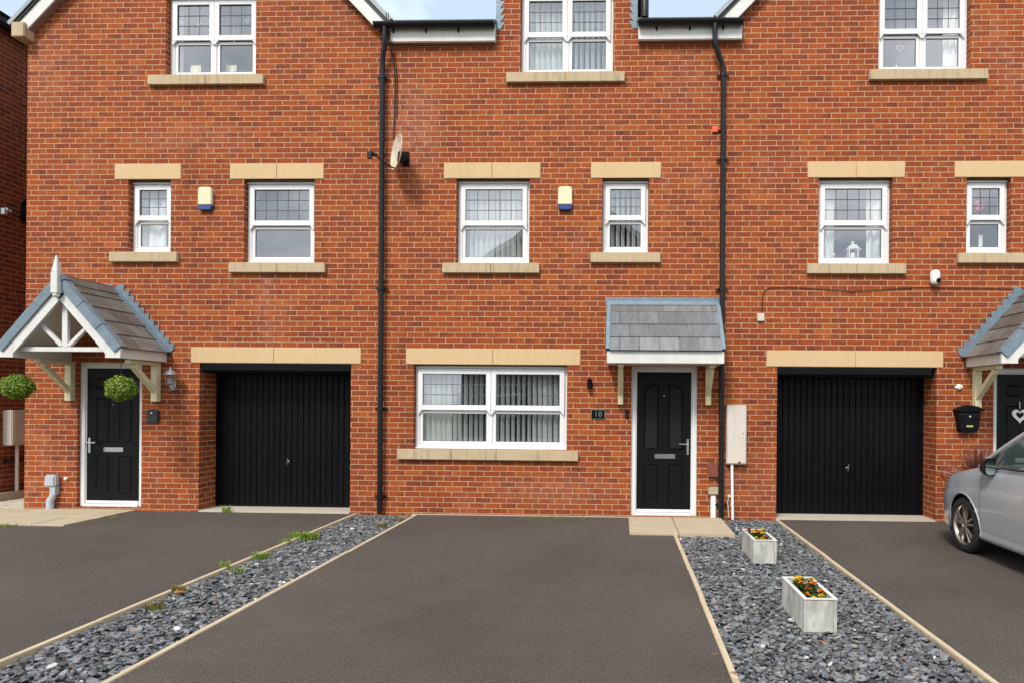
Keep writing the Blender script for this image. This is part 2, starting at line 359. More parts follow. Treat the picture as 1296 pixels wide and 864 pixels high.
def sash_window(parent, x0, x1, z0, z1, lights=1, cols=5, rows=3, sill=None, lintel=None, Y=.10, joint=(.5,), sjoint=(.5,), came=True, only_h=False, ajar=None):
    fz0, fz1 = z0 + .004, z1 - .045
    fr = MB(); fw = .060
    fr.ring(x0+.004, x1-.004, fz0, fz1, fw, Y, Y+.07, wt=.05, wb=.062)
    fr.box(x0-.0, x1+.0, Y-.022, Y+.05, fz1+.002, fz1+.030)               # drip bar along the head
    fr.box(x0+.0, x1-.0, Y-.030, Y-.001, fz0-.0, fz0+.026)                # projecting cill nose
    w = (x1 - x0 - .008 - 2*fw) / lights; zm = fz0 + (fz1-fz0)*.505
    sash = MB(); gl = MB(); ca = MB(); bead = MB()
    for i in range(lights):
        a = x0 + .004 + fw + w*i; b = a + w
        if i: fr.box(a-.023, a+.023, Y-.001, Y+.068, fz0+.062, fz1-.05)
        a2, b2 = a + (.024 if i else 0), b - (.024 if i < lights-1 else 0)
        tz0, tz1 = zm - .030, fz1 - .05
        dy = 0
        ex = .022
        # upper sash sits forward with horns under the meeting rail
        sy0, sy1 = Y-.026, Y-.002
        sash.ring(a2-ex, b2+ex, tz0, tz1+ex, .070, sy0, sy1, wt=.055, wb=.074)
        for sx, dr in ((a2-ex, 1), (b2+ex, -1)):
            sash.prism([(sx, tz0-.001), (sx, tz0-.062), (sx+dr*.014, tz0-.064), (sx+dr*.030, tz0-.036), (sx+dr*.062, tz0-.001)][::dr], sy0, sy1)
        ga, gb, gz0, gz1 = a2-ex+.070, b2+ex-.070, tz0+.074, tz1+ex-.055
        gl.quad((ga-.004,Y,gz0-.004),(gb+.004,Y,gz0-.004),(gb+.004,Y,gz1+.004),(ga-.004,Y,gz1+.004))
        bead.ring(ga-.001, gb+.001, gz0-.001, gz1+.001, .007, Y-.008, Y-.001)
        for c in range(1, cols):
            if only_h: break
            x = ga + (gb-ga)*c/cols; ca.box(x-.0042, x+.0042, Y-.0035, Y-.0005, gz0, gz1)
        for r in range(1, rows):
            z = gz0 + (gz1-gz0)*r/rows; ca.box(ga, gb, Y-.0065, Y-.0036, z-.0042, z+.0042)
        # lower sash
        lz0, lz1 = fz0+.062, tz0-.004
        fr.ring(a2+.001, b2-.001, lz0, lz1, .044, Y+.012, Y+.06)
        gl.quad((a2+.042,Y+.03,lz0+.042),(b2-.042,Y+.03,lz0+.042),(b2-.042,Y+.03,lz1-.042),(a2+.042,Y+.03,lz1-.042))
        bead.ring(a2+.044, b2-.044, lz0+.043, lz1-.043, .007, Y+.020, Y+.029)
    f = fr.build('window', 'upvc', parent, bevel=.004, seg=1)
    MB().box(x0+.006, x1-.006, Y+.072, Y+.30, z0+.055, z0+.078).build('window_board', 'upvc', f)
    sash.build('sash', 'upvc', f, bevel=.004, seg=1); bead.build('glazing_bead', 'seal', f)
    gl.build('pane', 'window_glass', f); ca.build('leading', 'lead_came', f)
    if lintel: stone_bar('lintel', 'lintel_stone', f, lintel[0], lintel[1], z1, z1+.225, -.012, joint)
    if sill: stone_bar('sill', 'sill_stone', f, sill[0], sill[1], z0-.142, z0-.001, -.062, sjoint, back=.16)
    return f

def span(u0, u1, Y=0., v=400): return WX(u0, Y, v), WX(u1, Y, v)

def front_door(parent, x0, x1, z0, z1, style, hinge_right):
    fr = MB(); Y = .05; fw = .068
    fr.box(x0, x0+fw, Y, Y+.08, z0, z1); fr.box(x1-fw, x1, Y, Y+.08, z0, z1); fr.box(x0+fw, x1-fw, Y, Y+.08, z1-fw, z1)
    fr.box(x0+fw, x1-fw, Y-.03, Y+.08, z0, z0+.035)
    fr.ring(x0+fw, x1-fw, z0+.035, z1-fw, .014, Y+.018, Y+.07)
    a, b, c, d = x0+fw+.014, x1-fw-.014, z0+.055, z1-fw-.014
    leaf = MB(); leaf.box(a, b, Y+.022, Y+.066, c, d)
    wd, ht = b-a, d-c; yf = Y+.022
    mould = MB(); panes = []
    def panel(px0, px1, pz0, pz1, arch=0):
        X0, X1, Z0, Z1 = a+wd*px0, a+wd*px1, c+ht*pz0, c+ht*pz1
        # moulded lip: four sloped strips round a raised field
        w = .022
        if arch == 0:
            o = [(X0,Z0),(X1,Z0),(X1,Z1),(X0,Z1)]; q = [(X0+w,Z0+w),(X1-w,Z0+w),(X1-w,Z1-w),(X0+w,Z1-w)]
        else:
            o = [(X0,Z0),(X1,Z0)]; q = [(X0+w,Z0+w),(X1-w,Z0+w)]
            n = 8
            for i in range(n+1):
                t = i/n; x = X1 + (X0-X1)*t
                s = (1-t) if arch > 0 else t
                z = Z1 - .10*(1-math.sin(math.pi/2*(1-s)))**1.2 if 0 else Z1 - .085*(s if arch else 0)**1.6
                o.append((x, z)); q.append((min(max(x, X0+w), X1-w), z-w))
        n = len(o); vs = [(x, yf-.001, z) for x, z in o] + [(x, yf-.013, z) for x, z in [((p[0]+r_[0])/2, (p[1]+r_[1])/2) for p, r_ in zip(o, q)]] + [(x, yf-.002, z) for x, z in q]
        fs = []
        for i in range(n):
            j = (i+1) % n; fs += [(i, j, j+n, i+n), (i+n, j+n, j+2*n, i+2*n)]
        mould.add(vs, fs)
        return q
    if style == 'arched':
        for (p0, p1, s) in ((.13, .40, -1), (.58, .85, 1)):
            q = panel(p0, p1, .445, .915, s)
            panes.append(MB().add([(x, yf-.003, z) for x, z in q], [tuple(range(len(q)))]))
            panel(p0-.0, p1+.0, .055, .345)
    else:
        for (p0, p1) in ((.17, .42), (.60, .85)):
            q = panel(p0, p1, .845, .925); panes.append(MB().add([(x, yf-.003, z) for x, z in q], [tuple(range(len(q)))]))
            panel(p0, p1, .45, .78); panel(p0, p1, .075, .355)
    f = leaf.build('door', 'black_door', parent, bevel=.003, seg=1)
    mould.build('panel_moulding', 'black_door', f, smooth=True); [g.build('door_glass', 'obscure_glass', f) for g in panes]
    fr.build('door_frame', 'upvc', f, bevel=.004, seg=1)
    MBx = MB().box(a, b, yf-.016, yf-.001, c-.012, c+.028); MBx.build('weather_bar', 'upvc', f, bevel=.004)
    lb = MB(); xm = a+wd*.52; zl = c+ht*(.395)
    lb.ring(xm-.145, xm+.145, zl-.032, zl+.032, .012, yf-.016, yf-.001); lb.box(xm-.131, xm+.131, yf-.010, yf-.001, zl-.019, zl+.019)
    lb.build('letterbox', 'chrome', f, bevel=.003)
    hx = b-.045 if not hinge_right else a+.045; dr = -1 if not hinge_right else 1; zh = c+ht*.47 if style == 'arched' else c+ht*.43
    h = MB(); h.box(hx-.016, hx+.016, yf-.012, yf-.001, zh-.12, zh+.10); h.tube([(hx, yf-.01, zh+.03), (hx, yf-.055, zh+.03), (hx+dr*.02, yf-.062, zh+.03), (hx+dr*.13, yf-.062, zh+.032)], .010, 8)
    h.build('handle', 'chrome', f, bevel=.002)
    sp = MB(); sp.lathe((a+wd*.5, yf, c+ht*.83 if style == 'arched' else c+ht*.73), [(.008, 0), (.008, .006), (.003, .008)], 10, (0,-1,0)); sp.build('spyhole', 'chrome', f)
    return f

def garage(parent, x0, x1, z1, joints, lx0, lx1, handle_u, head_x0, head_x1):
    Y = .42
    m = MB(); n = 25; w = (x1-x0)/n
    # ribbed up-and-over leaf
    poly = []
    for i in range(n):
        a = x0 + w*i
        poly += [(a, Y+.012), (a+w*.10, Y), (a+w*.90, Y), (a+w, Y+.012)]
    vs = []; fs = []
    for x, y in poly: vs += [(x, y, .035), (x, y, z1-.12)]
    for i in range(len(poly)-1): fs.append((2*i, 2*i+2, 2*i+3, 2*i+1))
    m.add(vs, fs); m.box(x0, x1, Y+.03, Y+.05, .03, z1-.10)
    d = m.build('garage_door', 'black_metal', parent)
    fr = MB(); fr.box(x0+.001, x0+.05, Y-.02, Y-.001, .02, z1-.1); fr.box(x1-.05, x1-.001, Y-.02, Y-.001, .02, z1-.1)
    fr.box(x0+.05, x1-.05, Y-.012, Y-.001, .022, .065)
    fr.build('door_frame', 'black_metal', d, bevel=.003)
    hb = MB().box(head_x0, head_x1, -.022, .10, z1-.105, z1-.002); hb.box(x0, x1, .10, .44, z1-.13, z1-.002)
    hb.build('head_beam', 'black_metal', d, bevel=.006)
    h = MB(); hx = handle_u; h.lathe((hx, Y, .69), [(.022, 0), (.022, .008), (.015, .012)], 14, (0,-1,0))
    h.tube([(hx, Y-.012, .69), (hx, Y-.045, .69)], .009, 8); h.tube([(hx-.004, Y-.045, .64), (hx+.004, Y-.05, .69), (hx+.012, Y-.045, .75)], [.005,.009,.005], 8)
    h.build('handle', 'dull_metal', d, smooth=True)
    th = MB().box(x0-.0, x1+.0, -.015, .46, -.06, .022); th.build('threshold', 'concrete', d, bevel=.008)
    stone_bar('lintel', 'lintel_stone', d, lx0, lx1, z1, z1+.225, -.012, joints)
    return d

def slate_rows(mb, origin, along, up, L, H, rows, size, rr, nrm, t=.006, half0=0):
    """overlapping slates on a sloping rectangle"""
    o = Vector(origin); a = Vector(along).normalized(); u = Vector(up).normalized(); n = Vector(nrm).normalized(); g = H/rows
    for r in range(rows):
        x = -(size*.5 if (r+half0) % 2 else 0)
        while x < L - .01:
            x0 = max(x, 0) + .0030; x1 = min(x+size, L) - .0030
            if x1 - x0 > .02:
                c = o + a*((x0+x1)/2) + u*(g*r + g*.56) + n*(.010 + rr.uniform(-.0012, .0012))
                uu = (u*1. - n*(.011/g)).normalized()
                mb.obox(c, a*((x1-x0)/2), uu*(g*.60), n*t/2)
            x += size

def gable_porch(house, xc, mirror=1):
    """steep slated porch on timber gallows brackets; rises from the wall to a gable front"""
    ze, zr, hw, D = 2.29, 3.18, .79, 1.0
    sl = math.atan2(zr-ze, hw); c, s = math.cos(sl), math.sin(sl); L = hw/c
    roof = MB()
    for sg in (-1, 1):                    # boarded underside
        n = Vector((sg*s, 0, c)); mid = Vector((xc+sg*hw/2, -D/2+.02, (ze+zr)/2)) - n*.035
        roof.obox(mid, Vector((sg*c, 0, -s))*(L/2-.01), (0, D/2-.03, 0), n*.012)
    p = roof.build('porch_canopy', 'upvc_soft', house)
    st = MB()
    for sg in (-1, 1):
        slate_rows(st, (xc+sg*(hw+.03*c), -D+.09, ze-.03*s), (0,1,0), (-sg*c,0,s), D-.10, L+.02, 5, .30, rnd, (sg*s,0,c), half0=0 if sg > 0 else 1)
    st.build('slates', 'slate_brown', p)
    rd = MB()
    for sg in (-1, 1): rd.obox(Vector((xc+sg*.055, -D/2+.03, zr+.012-.055*s/c+.01)), Vector((sg*c,0,-s))*.075, (0, D/2-.05, 0), Vector((sg*s,0,c))*.009)
    rd.build('ridge_tile', 'slate_brown', p, bevel=.004)
    for sg in (-1, 1):                    # grey dry-verge caps along the front slopes, in three lengths
        vg = MB()
        d = Vector((sg*c,0,-s)); n = Vector((sg*s,0,c)); top = Vector((xc, -D+.04, zr))
        for k in range(3):
            a = .09 + (L-.05)*k/3; b = .09 + (L-.05)*(k+1)/3 - .004
            vg.obox(top + d*(a+b)/2 + n*.004 + Vector((0,.004*k,0)), d*(b-a)/2, (0,.055,0), n*.026)
            vg.obox(top + d*(a+b)/2 - n*.045 + Vector((0,-.048+.002*k,0)), d*(b-a)/2, (0,.006,0), n*.045)
        vg.obox(top + d*.04 + n*.012 + Vector((0,-.008,0)), d*.05, (0,.058,0), n*.032)
        vg.build('verge_cap', 'lead', p, bevel=.004)
    for sg in (-1, 1):                    # white bargeboards with square feet
        bb = MB()
        d = Vector((sg*c,0,-s)); n = Vector((sg*s,0,c)); top = Vector((xc, -D+.03, zr)) - n*.145
        bb.obox(top + d*(L*.5+.005), d*(L*.5-.03), (0,.016,0), n*.055)
        fx = xc + sg*(hw+.025); bb.prism([(fx-sg*.20, ze-.155), (fx, ze-.155), (fx, ze-.035), (fx-sg*.20, ze+.13)][::-sg], -D+.012, -D+.052)
        bb.build('bargeboard', 'white_timber', p)
    for sg in (-1, 1): MB().box(*sorted((xc+sg*(hw-.03), xc+sg*(hw-.15))), -D+.053, -.002, ze-.152, ze-.022).build('eaves_box', 'upvc_soft', p, bevel=.004)
    tr = MB(); ty = -D+.10; zt = ze-.045
    tr.box(xc-hw+.14, xc+hw-.14, ty, ty+.05, zt-.030, zt+.030)
    tr.box(xc-.038, xc+.038, ty+.001, ty+.049, zt+.031, zr-.14)
    for sg in (-1, 1): tr.bar((xc+sg*.045, ty+.025, zt+.045), (xc+sg*.40, ty+.025, zt+.395), .046, .052, up=(0,1,0))
    tr.build('gable_truss', 'white_timber', p, bevel=.004, seg=1)
    fi = MB(); fy = -D-.035; z = zr-.23
    fi.box(xc-.045, xc+.045, fy-.042, fy+.042, z, z+.27)
    for (z0, z1, w0, w1) in ((z+.27, z+.49, .040, .010),):
        fi.add([(xc-w0,fy-w0,z0),(xc+w0,fy-w0,z0),(xc+w0,fy+w0,z0),(xc-w0,fy+w0,z0),(xc-w1,fy-w1,z1),(xc+w1,fy-w1,z1),(xc+w1,fy+w1,z1),(xc-w1,fy+w1,z1)], [(0,3,2,1),(4,5,6,7),(0,1,5,4),(1,2,6,5),(2,3,7,6),(3,0,4,7)])
    fi.lathe((xc, fy, z-.055), [(.012,0),(.038,.016),(.045,.04),(.03,.056)], 14)
    fi.build('finial', 'white_timber', p, bevel=.005)
    for sg in (-1, 1):                    # stepped lead flashing
        fl = MB()
        d = Vector((sg*c,0,-s)); n = Vector((sg*s,0,c)); top = Vector((xc, -.012, zr+.015))
        fl.obox(top + d*(L/2+.02) + n*.035, d*(L/2+.02), (0,.008,0), n*.032)
        fl.obox(top + d*(L/2+.02) + n*.006+Vector((0,-.035,0)), d*(L/2+.02), (0,.045,0), n*.008)
        nt = 11
        for i in range(nt):
            q = top + d*(L+.04)*(i/nt) + n*.066; q2 = top + d*(L+.04)*((i+1)/nt) + n*.066
            w = abs(q2.x-q.x)+.012
            y = -.012
            fl.add([(q.x,y-.004,q.z),(q.x+sg*w,y-.004,q.z+.002),(q2.x,y-.004,q2.z),(q.x,y+.008,q.z),(q.x+sg*w,y+.008,q.z+.002),(q2.x,y+.008,q2.z)], [(0,1,2),(5,4,3),(0,3,4,1),(1,4,5,2),(2,5,3,0)])
        fl.build('stepped_flashing', 'lead', p)
    for sg in (-1, 1):
        gallows(p, xc+sg*.63, ze-.155, .56, .60)
    return p

def gallows(p, x, zt, drop, out, t=.088):
    b = MB(); h = t/2
    b.box(x-h, x+h, -t, -.002, zt-drop, zt-.05)
    b.box(x-h, x+h, -out, -.002, zt-.049, zt-.002)
    b.box(x-h-.006, x+h+.006, -t-.006, -.002, zt-drop-.012, zt-drop-.001) if 0 else None
    b.bar((x, -t*.6, zt-drop+.13), (x, -out+.09, zt-.07), t*.72, t*.8, up=(1,0,0))
    b.lathe((x, -t, zt-drop+.05), [(.009,0),(.009,.004)], 8, (0,-1,0))
    return b.build('bracket', 'cream_timber', p, bevel=.005, seg=1)

def room(house, x0, x1, z0, z1, dep=3.2):
    m = MB(); y0, y1 = .302, dep
    m.quad((x0,y0,z0),(x0,y1,z0),(x0,y1,z1),(x0,y0,z1)); m.quad((x1,y0,z0),(x1,y0,z1),(x1,y1,z1),(x1,y1,z0))
    m.quad((x0,y1,z0),(x1,y1,z0),(x1,y1,z1),(x0,y1,z1)); m.quad((x0,y0,z0),(x1,y0,z0),(x1,y1,z0),(x0,y1,z0)); m.quad((x0,y0,z1),(x0,y1,z1),(x1,y1,z1),(x1,y0,z1))
    return m.build('room', 'room_wall', house)

def roof_gable(house, xc, hw, ze, pitch, y0, y1, verge=True, name='roof'):
    """roof with its ridge running back from the street; white bargeboards and grey verge on the street gable"""
    s, c = math.sin(pitch), math.cos(pitch); zr = ze + hw*s/c; L = hw/c
    m = MB()
    for sg in (-1, 1):
        n = Vector((sg*s,0,c)); d = Vector((sg*c,0,-s))
        m.obox(Vector((xc,(y0+y1)/2,zr)) + d*(L/2+.02) + n*.03, d*(L/2+.02), (0,(y1-y0)/2,0), n*.03)
    r = m.build(name, 'roof_slate', house)
    if verge:
        for sg in (-1, 1):
            b = MB(); v = MB(); k = MB(); so = MB()
            n = Vector((sg*s,0,c)); d = Vector((sg*c,0,-s)); top = Vector((xc, y0, zr))
            b.obox(top + d*(L/2+.0) - n*.105 + Vector((0,.02,0)), d*(L/2+.0), (0,.012,0), n*.078)
            so.obox(top + d*(L/2-.01) - n*.165 + Vector((0,(-y0)/2+.026,0)), d*(L/2-.05), (0,(-y0)/2-.014,0), n*.012)
            k.obox(top + d*(L/2+.0) - n*.006 + Vector((0,.01,0)), d*(L/2+.02), (0,.02,0), n*.02)
            for q in range(6):
                a = L*q/6; e = L*(q+1)/6 + (.04 if q == 5 else 0) - .004
                v.obox(top + d*(a+e)/2 + n*.068 + Vector((0,.03+.002*q,0)), d*(e-a)/2, (0,.06,0), n*.006)
                v.obox(top + d*(a+e)/2 + n*.040 + Vector((0,-.030+.002*q,0)), d*(e-a)/2, (0,.006,0), n*.022)
            b.build('bargeboard', 'white_timber', r); v.build('verge_cap', 'verge_grey', r); k.build('verge_undercloak', 'black_plastic', r); so.build('soffit', 'soffit_brown', r)
    return r

def drainpipe(house, pts, brackets, shoe=None, ox=0):
    m = MB().tube(pts, .036, 14)
    p = m.build('drainpipe', 'black_plastic', house, smooth=True)
    for (x, y, z) in brackets:
        b = MB(); b.lathe((x, y, z-.03), [(.037,0),(.045,.003),(.045,.045),(.037,.05)], 14); b.box(x-.085, x+.085, y+.035, y+.055, z-.014, z+.014); b.box(x-.014, x+.014, y, -.001, z-.012, z+.012)
        b.build('pipe_clip', 'black_plastic', p, smooth=True)
    return p

def gutter(house, x0, x1, z, y=-.16, ends=(True, True)):
    m = MB(); n = 12; r = .066
    prof = [(y + r*math.cos(math.pi + math.pi*i/n), z + r*math.sin(math.pi + math.pi*i/n)*1.0) for i in range(n+1)]
    prof_in = [(y + (r-.004)*math.cos(2*math.pi - math.pi*i/n), z + (r-.004)*math.sin(2*math.pi - math.pi*i/n)) for i in range(n+1)]
    m.prismx(prof + prof_in, x0, x1)
    for x, e in ((x0, ends[0]), (x1, ends[1])):
        if e: m.prismx([(yy*1.0, zz) for yy, zz in prof], x-.003, x+.003)
    g = m.build('gutter', 'black_plastic', house)
    x = x0+.25
    while x < x1-.1:
        j = MB()
        pr = [(y + (r+.006)*math.cos(math.pi + math.pi*i/n), z + (r+.006)*math.sin(math.pi + math.pi*i/n)) for i in range(n+1)]
        j.prismx(pr, x-.018, x+.018); j.box(x-.012, x+.012, y+r-.01, y+r+.028, z-.105, z-.0)
        j.build('gutter_bracket', 'black_plastic', g); x += .46
    return g

ZL1, ZL0, ZT = 4.755, 2.13, 7.43      # underside of first-floor, ground-floor and top lintels

# ---- party lines and house extents
XL0 = WX(32.5); XL1 = WX(482); XR0 = WX(915); XR1 = WX(1398)
HOUSE_D = 8.0

def house_shell(h, x0, x1, holes, ztop, gable=None, party=True, dormer=None, leftside=True, rightside=True):
    m = MB(); wall_sheet(m, x0, x1, -.1, ztop, holes)
    if gable:
        xc, hw, pitch = gable
        z = ztop + hw*math.tan(pitch); 
        for Y in (0, .3): m.add([(xc-hw,Y,ztop),(xc+hw,Y,ztop),(xc,Y,z)], [(0,1,2)])
    if leftside: m.quad((x0,0,-.1),(x0,HOUSE_D,-.1),(x0,HOUSE_D,ztop),(x0,0,ztop))
    if rightside: m.quad((x1,0,-.1),(x1,HOUSE_D,-.1),(x1,HOUSE_D,ztop),(x1,0,ztop))
    m.quad((x0,HOUSE_D,-.1),(x1,HOUSE_D,-.1),(x1,HOUSE_D,ztop),(x0,HOUSE_D,ztop))
    if dormer:
        a, b, z1, zr, holes2 = dormer
        d = MB(); wall_sheet(m, a, b, ztop, z1, holes2)
        for Y in (0, .3): m.add([(a,Y,z1),(b,Y,z1),((a+b)/2,Y,zr)], [(0,1,2)])
        for x in (a, b): m.quad((x,0,ztop),(x,3,ztop),(x,3,z1),(x,0,z1))
    return m.build('wall', 'brickwork', h)

# =============================== left house
hl = thing('brick_house', 'left red brick terraced house with a steep gabled porch over its black door', 'house', (XL0, 0, 0))
w1 = span(162, 216, 0, 280); w2 = span(308.5, 398, 0, 280); w3 = span(210, 324, 0, 50)
dL = span(98, 179, 0, 560); gL = (WX(252, 0, 550), WX(443.5, 0, 550))
GP = R(46)
xcg = WX(264, 0, 10); hwg = xcg - XL0 + .02
holes = [(w1[0], w1[1], 3.705, ZL1, 0), (w2[0], w2[1], 3.555, ZL1, 0), (dL[0], dL[1], .05, 2.13, 0), (gL[0], gL[1], -.1, ZL0, .44)]
EAVE = 6.93
topL = (w3[0], w3[1], 6.235, ZT, 0)
# the wall runs square to the eaves line, the gable above it is cut by the roof slope
def gabled_wall(h, x0, x1, holes, xc, hw, pitch, eave, zwin):
    m = MB(); wall_sheet(m, x0, x1, -.1, zwin[2], holes)
    t = math.tan(pitch); z0, z1 = zwin[2], zwin[3]
    edge = lambda z: min(hw, max(0, hw - max(0, z-eave)/t))
    for Y in (0, .3):
        e1 = edge(z1); a, b = zwin[0], zwin[1]
        def side(sg, inner):
            pts = [(inner, z0)] + [(xc+sg*hw, z0), (xc+sg*hw, eave), (xc+sg*e1, z1)] + [(inner, z1)]
            m.add([(x, Y, z) for x, z in pts], [tuple(range(len(pts)))])
        side(-1, a); side(1, b)
        m.add([(xc-e1,Y,z1),(xc+e1,Y,z1),(xc,Y,eave+hw*t)], [(0,1,2)])
    a, b = zwin[0], zwin[1]
    m.quad((a,0,z0),(a,.3,z0),(a,.3,z1),(a,0,z1)); m.quad((b,0,z0),(b,0,z1),(b,.3,z1),(b,.3,z0)); m.quad((a,0,z1),(a,.3,z1),(b,.3,z1),(b,0,z1)); m.quad((a,0,z0),(b,0,z0),(b,.3,z0),(a,.3,z0))
    for x in (x0, x1): m.quad((x,0,-.1),(x,HOUSE_D,-.1),(x,HOUSE_D,eave),(x,0,eave))
    m.quad((x0,HOUSE_D,-.1),(x1,HOUSE_D,-.1),(x1,HOUSE_D,eave),(x0,HOUSE_D,eave))
    m.add([(xc-hw,HOUSE_D,eave),(xc+hw,HOUSE_D,eave),(xc,HOUSE_D,eave+hw*t)], [(0,1,2)])
    return m.build('wall', 'brickwork', h)
gabled_wall(hl, XL0, XL1, holes, (XL0+XL1)/2, (XL1-XL0)/2, GP, EAVE-.1, topL)
sash_window(hl, *w1, 3.705, ZL1, 1, 3, 3, sill=span(141.5, 227, 0, 330), lintel=span(145.5, 229.5, 0, 217), joint=(), sjoint=())
sash_window(hl, *w2, 3.555, ZL1, 1, 5, 3, sill=span(292, 413, 0, 342), lintel=span(291.5, 410, 0, 217))
sash_window(hl, *w3, 6.235, ZT, 2, 3, 3, sill=span(190, 335.5, 0, 105), lintel=span(192, 340, 0, -15))
front_door(hl, *dL, .05, 2.13, 'six', True)
garage(hl, *gL, ZL0, (.49,), *span(242, 457, 0, 448), WX(365, .42, 592), WX(257, 0, 463), WX(444, 0, 463))
gable_porch(hl, WX(146, 0, 440))
roof_gable(hl, (XL0+XL1)/2, (XL1-XL0)/2 + .10, EAVE+.0, GP, -.13, HOUSE_D+.1)
k = MB(); a, b = XL0-.10, XL0+.095; k.prismx([(-.17, 6.74), (.12, 6.74), (.12, 6.95), (-.17, 6.95)], a, b); k.build('kneeler_stone', 'sill_stone', hl, bevel=.01)
xm = (XL0+XL1)/2
room(hl, XL0+.1, XL1-.1, 3.0, 5.2); room(hl, XL0+1.2, XL1-1.2, 5.5, 7.85)
# =============================== middle house
hm = thing('brick_house', 'middle red brick terraced house with a lean-to slate canopy over its black door', 'house', (XL1, 0, 0))
w1 = span(577.5, 670, 0, 280); w2 = span(762, 821, 0, 280); w3 = span(658.5, 776.5, 0, 50); w4 = span(523, 717.5, 0, 515)
dC = span(798.5, 882.5, 0, 560)
XD0, XD1 = WX(629, 0, 10), WX(806, 0, 10)
holes = [(*w1, 3.555, ZL1, 0), (*w2, 3.705, ZL1, 0), (*w4, .93, ZL0, 0), (*dC, .03, 2.13, 0), (*w3, 6.235, 6.9, 0)]
m = MB(); wall_sheet(m, XL1+.0, XR0, -.1, 6.9, holes)
wall_sheet(m, XD0, XD1, 6.9, 7.85, [(*w3, 6.9, ZT, 0)])
for Y in (0, .3): m.add([(XD0,Y,7.85),(XD1,Y,7.85),((XD0+XD1)/2,Y,7.85+(XD1-XD0)/2*1.03)], [(0,1,2)])
for x in (XD0, XD1): m.quad((x,0,6.9),(x,2.6,6.9),(x,2.6,7.85),(x,0,7.85))
for x in (XL1, XR0): m.quad((x,0,-.1),(x,HOUSE_D,-.1),(x,HOUSE_D,6.9),(x,0,6.9))
m.quad((XL1,HOUSE_D,-.1),(XR0,HOUSE_D,-.1),(XR0,HOUSE_D,6.9),(XL1,HOUSE_D,6.9))
m.build('wall', 'brickwork', hm)
sash_window(hm, *w1, 3.555, ZL1, 1, 5, 3, sill=span(561, 683, 0, 342), lintel=span(562, 684, 0, 217))
sash_window(hm, *w2, 3.705, ZL1, 1, 3, 3, sill=span(747.5, 835.5, 0, 330), lintel=span(748, 836.5, 0, 217), joint=(), sjoint=())
sash_window(hm, *w3, 6.235, ZT, 2, 3, 3, sill=span(641.5, 790.5, 0, 103), lintel=span(643, 792, 0, -15))
sash_window(hm, *w4, .93, ZL0, 2, 1, 3, sill=span(504, 732, 0, 575), lintel=span(514, 734.5, 0, 450), only_h=True, sjoint=(.3, .55))
front_door(hm, *dC, .03, 2.13, 'arched', False)
MB().box(WX(523), WX(798), -.006, .02, -.09, .012).build('plinth', 'concrete', hm)
room(hm, XL1+.1, XR0-1.4, .02, 2.5); room(hm, XL1+.1, XR0-.3, 3.0, 5.2); room(hm, XD0+.02, XD1-.02, 5.5, 7.82, 2.4)
# roof: main slope behind the gutter, and the small gable over the top window
rf = MB(); pt = R(22); c_, s_ = math.cos(pt), math.sin(pt)
for (a, b) in ((XL1+.13, XD0-.002), (XD1+.002, XR0-.02)):
    rf.prismx([(-.12, 6.945), (4., 6.945+4.12*math.tan(pt)), (8.12, 6.945), (8.12, 6.90), (4., 6.89+4.12*math.tan(pt)), (-.12, 6.905)], a, b)
rf.prismx([(2.6, 6.945+2.72*math.tan(pt)), (4., 6.945+4.12*math.tan(pt)), (8.12, 6.945), (8.12, 6.90), (4., 6.89+4.12*math.tan(pt)), (2.6, 6.89+2.72*math.tan(pt))], XD0, XD1)
roof_m = rf.build('roof', 'roof_slate', hm)
roof_gable(hm, (XD0+XD1)/2, (XD1-XD0)/2+.08, 7.80, R(46), -.13, 3.0)
xfL = (WX(493, -.1, 35), WX(626.5, -.1, 35)); xfR = (WX(808, -.1, 35), WX(939.5, -.1, 35))
for a, b in (xfL, xfR):
    MB().box(a, b, -.095, -.002, 6.655, 6.90).build('fascia', 'white_timber', roof_m, bevel=.004, seg=1)
    MB().box(a+.004, b-.004, -.088, -.002, 6.642, 6.654).build('soffit', 'soffit_brown', roof_m)
gz = 6.875
gutter(hm, WX(474, -.16, 25), WX(625.5, -.16, 25), gz); gutter(hm, WX(808.5, -.16, 25), WX(940, -.16, 25), gz)
for x, sg in ((XD0, 1), (XD1, -1)):       # stepped lead on both edges of the dormer
    fl = MB()
    fl.box(*sorted((x-sg*.012, x+sg*.05)), -.010, .004, 6.86, 7.8)
    for i in range(8):
        z = 6.86+.10*i
        fl.prism([(x+sg*.05, z+.002), (x+sg*.115, z+.098), (x+sg*.05, z+.098)][::sg], -.009, .003)
    fl.build('stepped_flashing', 'lead', roof_m)
MB().tube([(XD1+.11, -.10, 6.95), (XD1+.11, -.10, 7.72), (XD1+.11, -.02, 7.80)], .055, 12).build('dormer_outlet', 'black_plastic', roof_m, smooth=True)
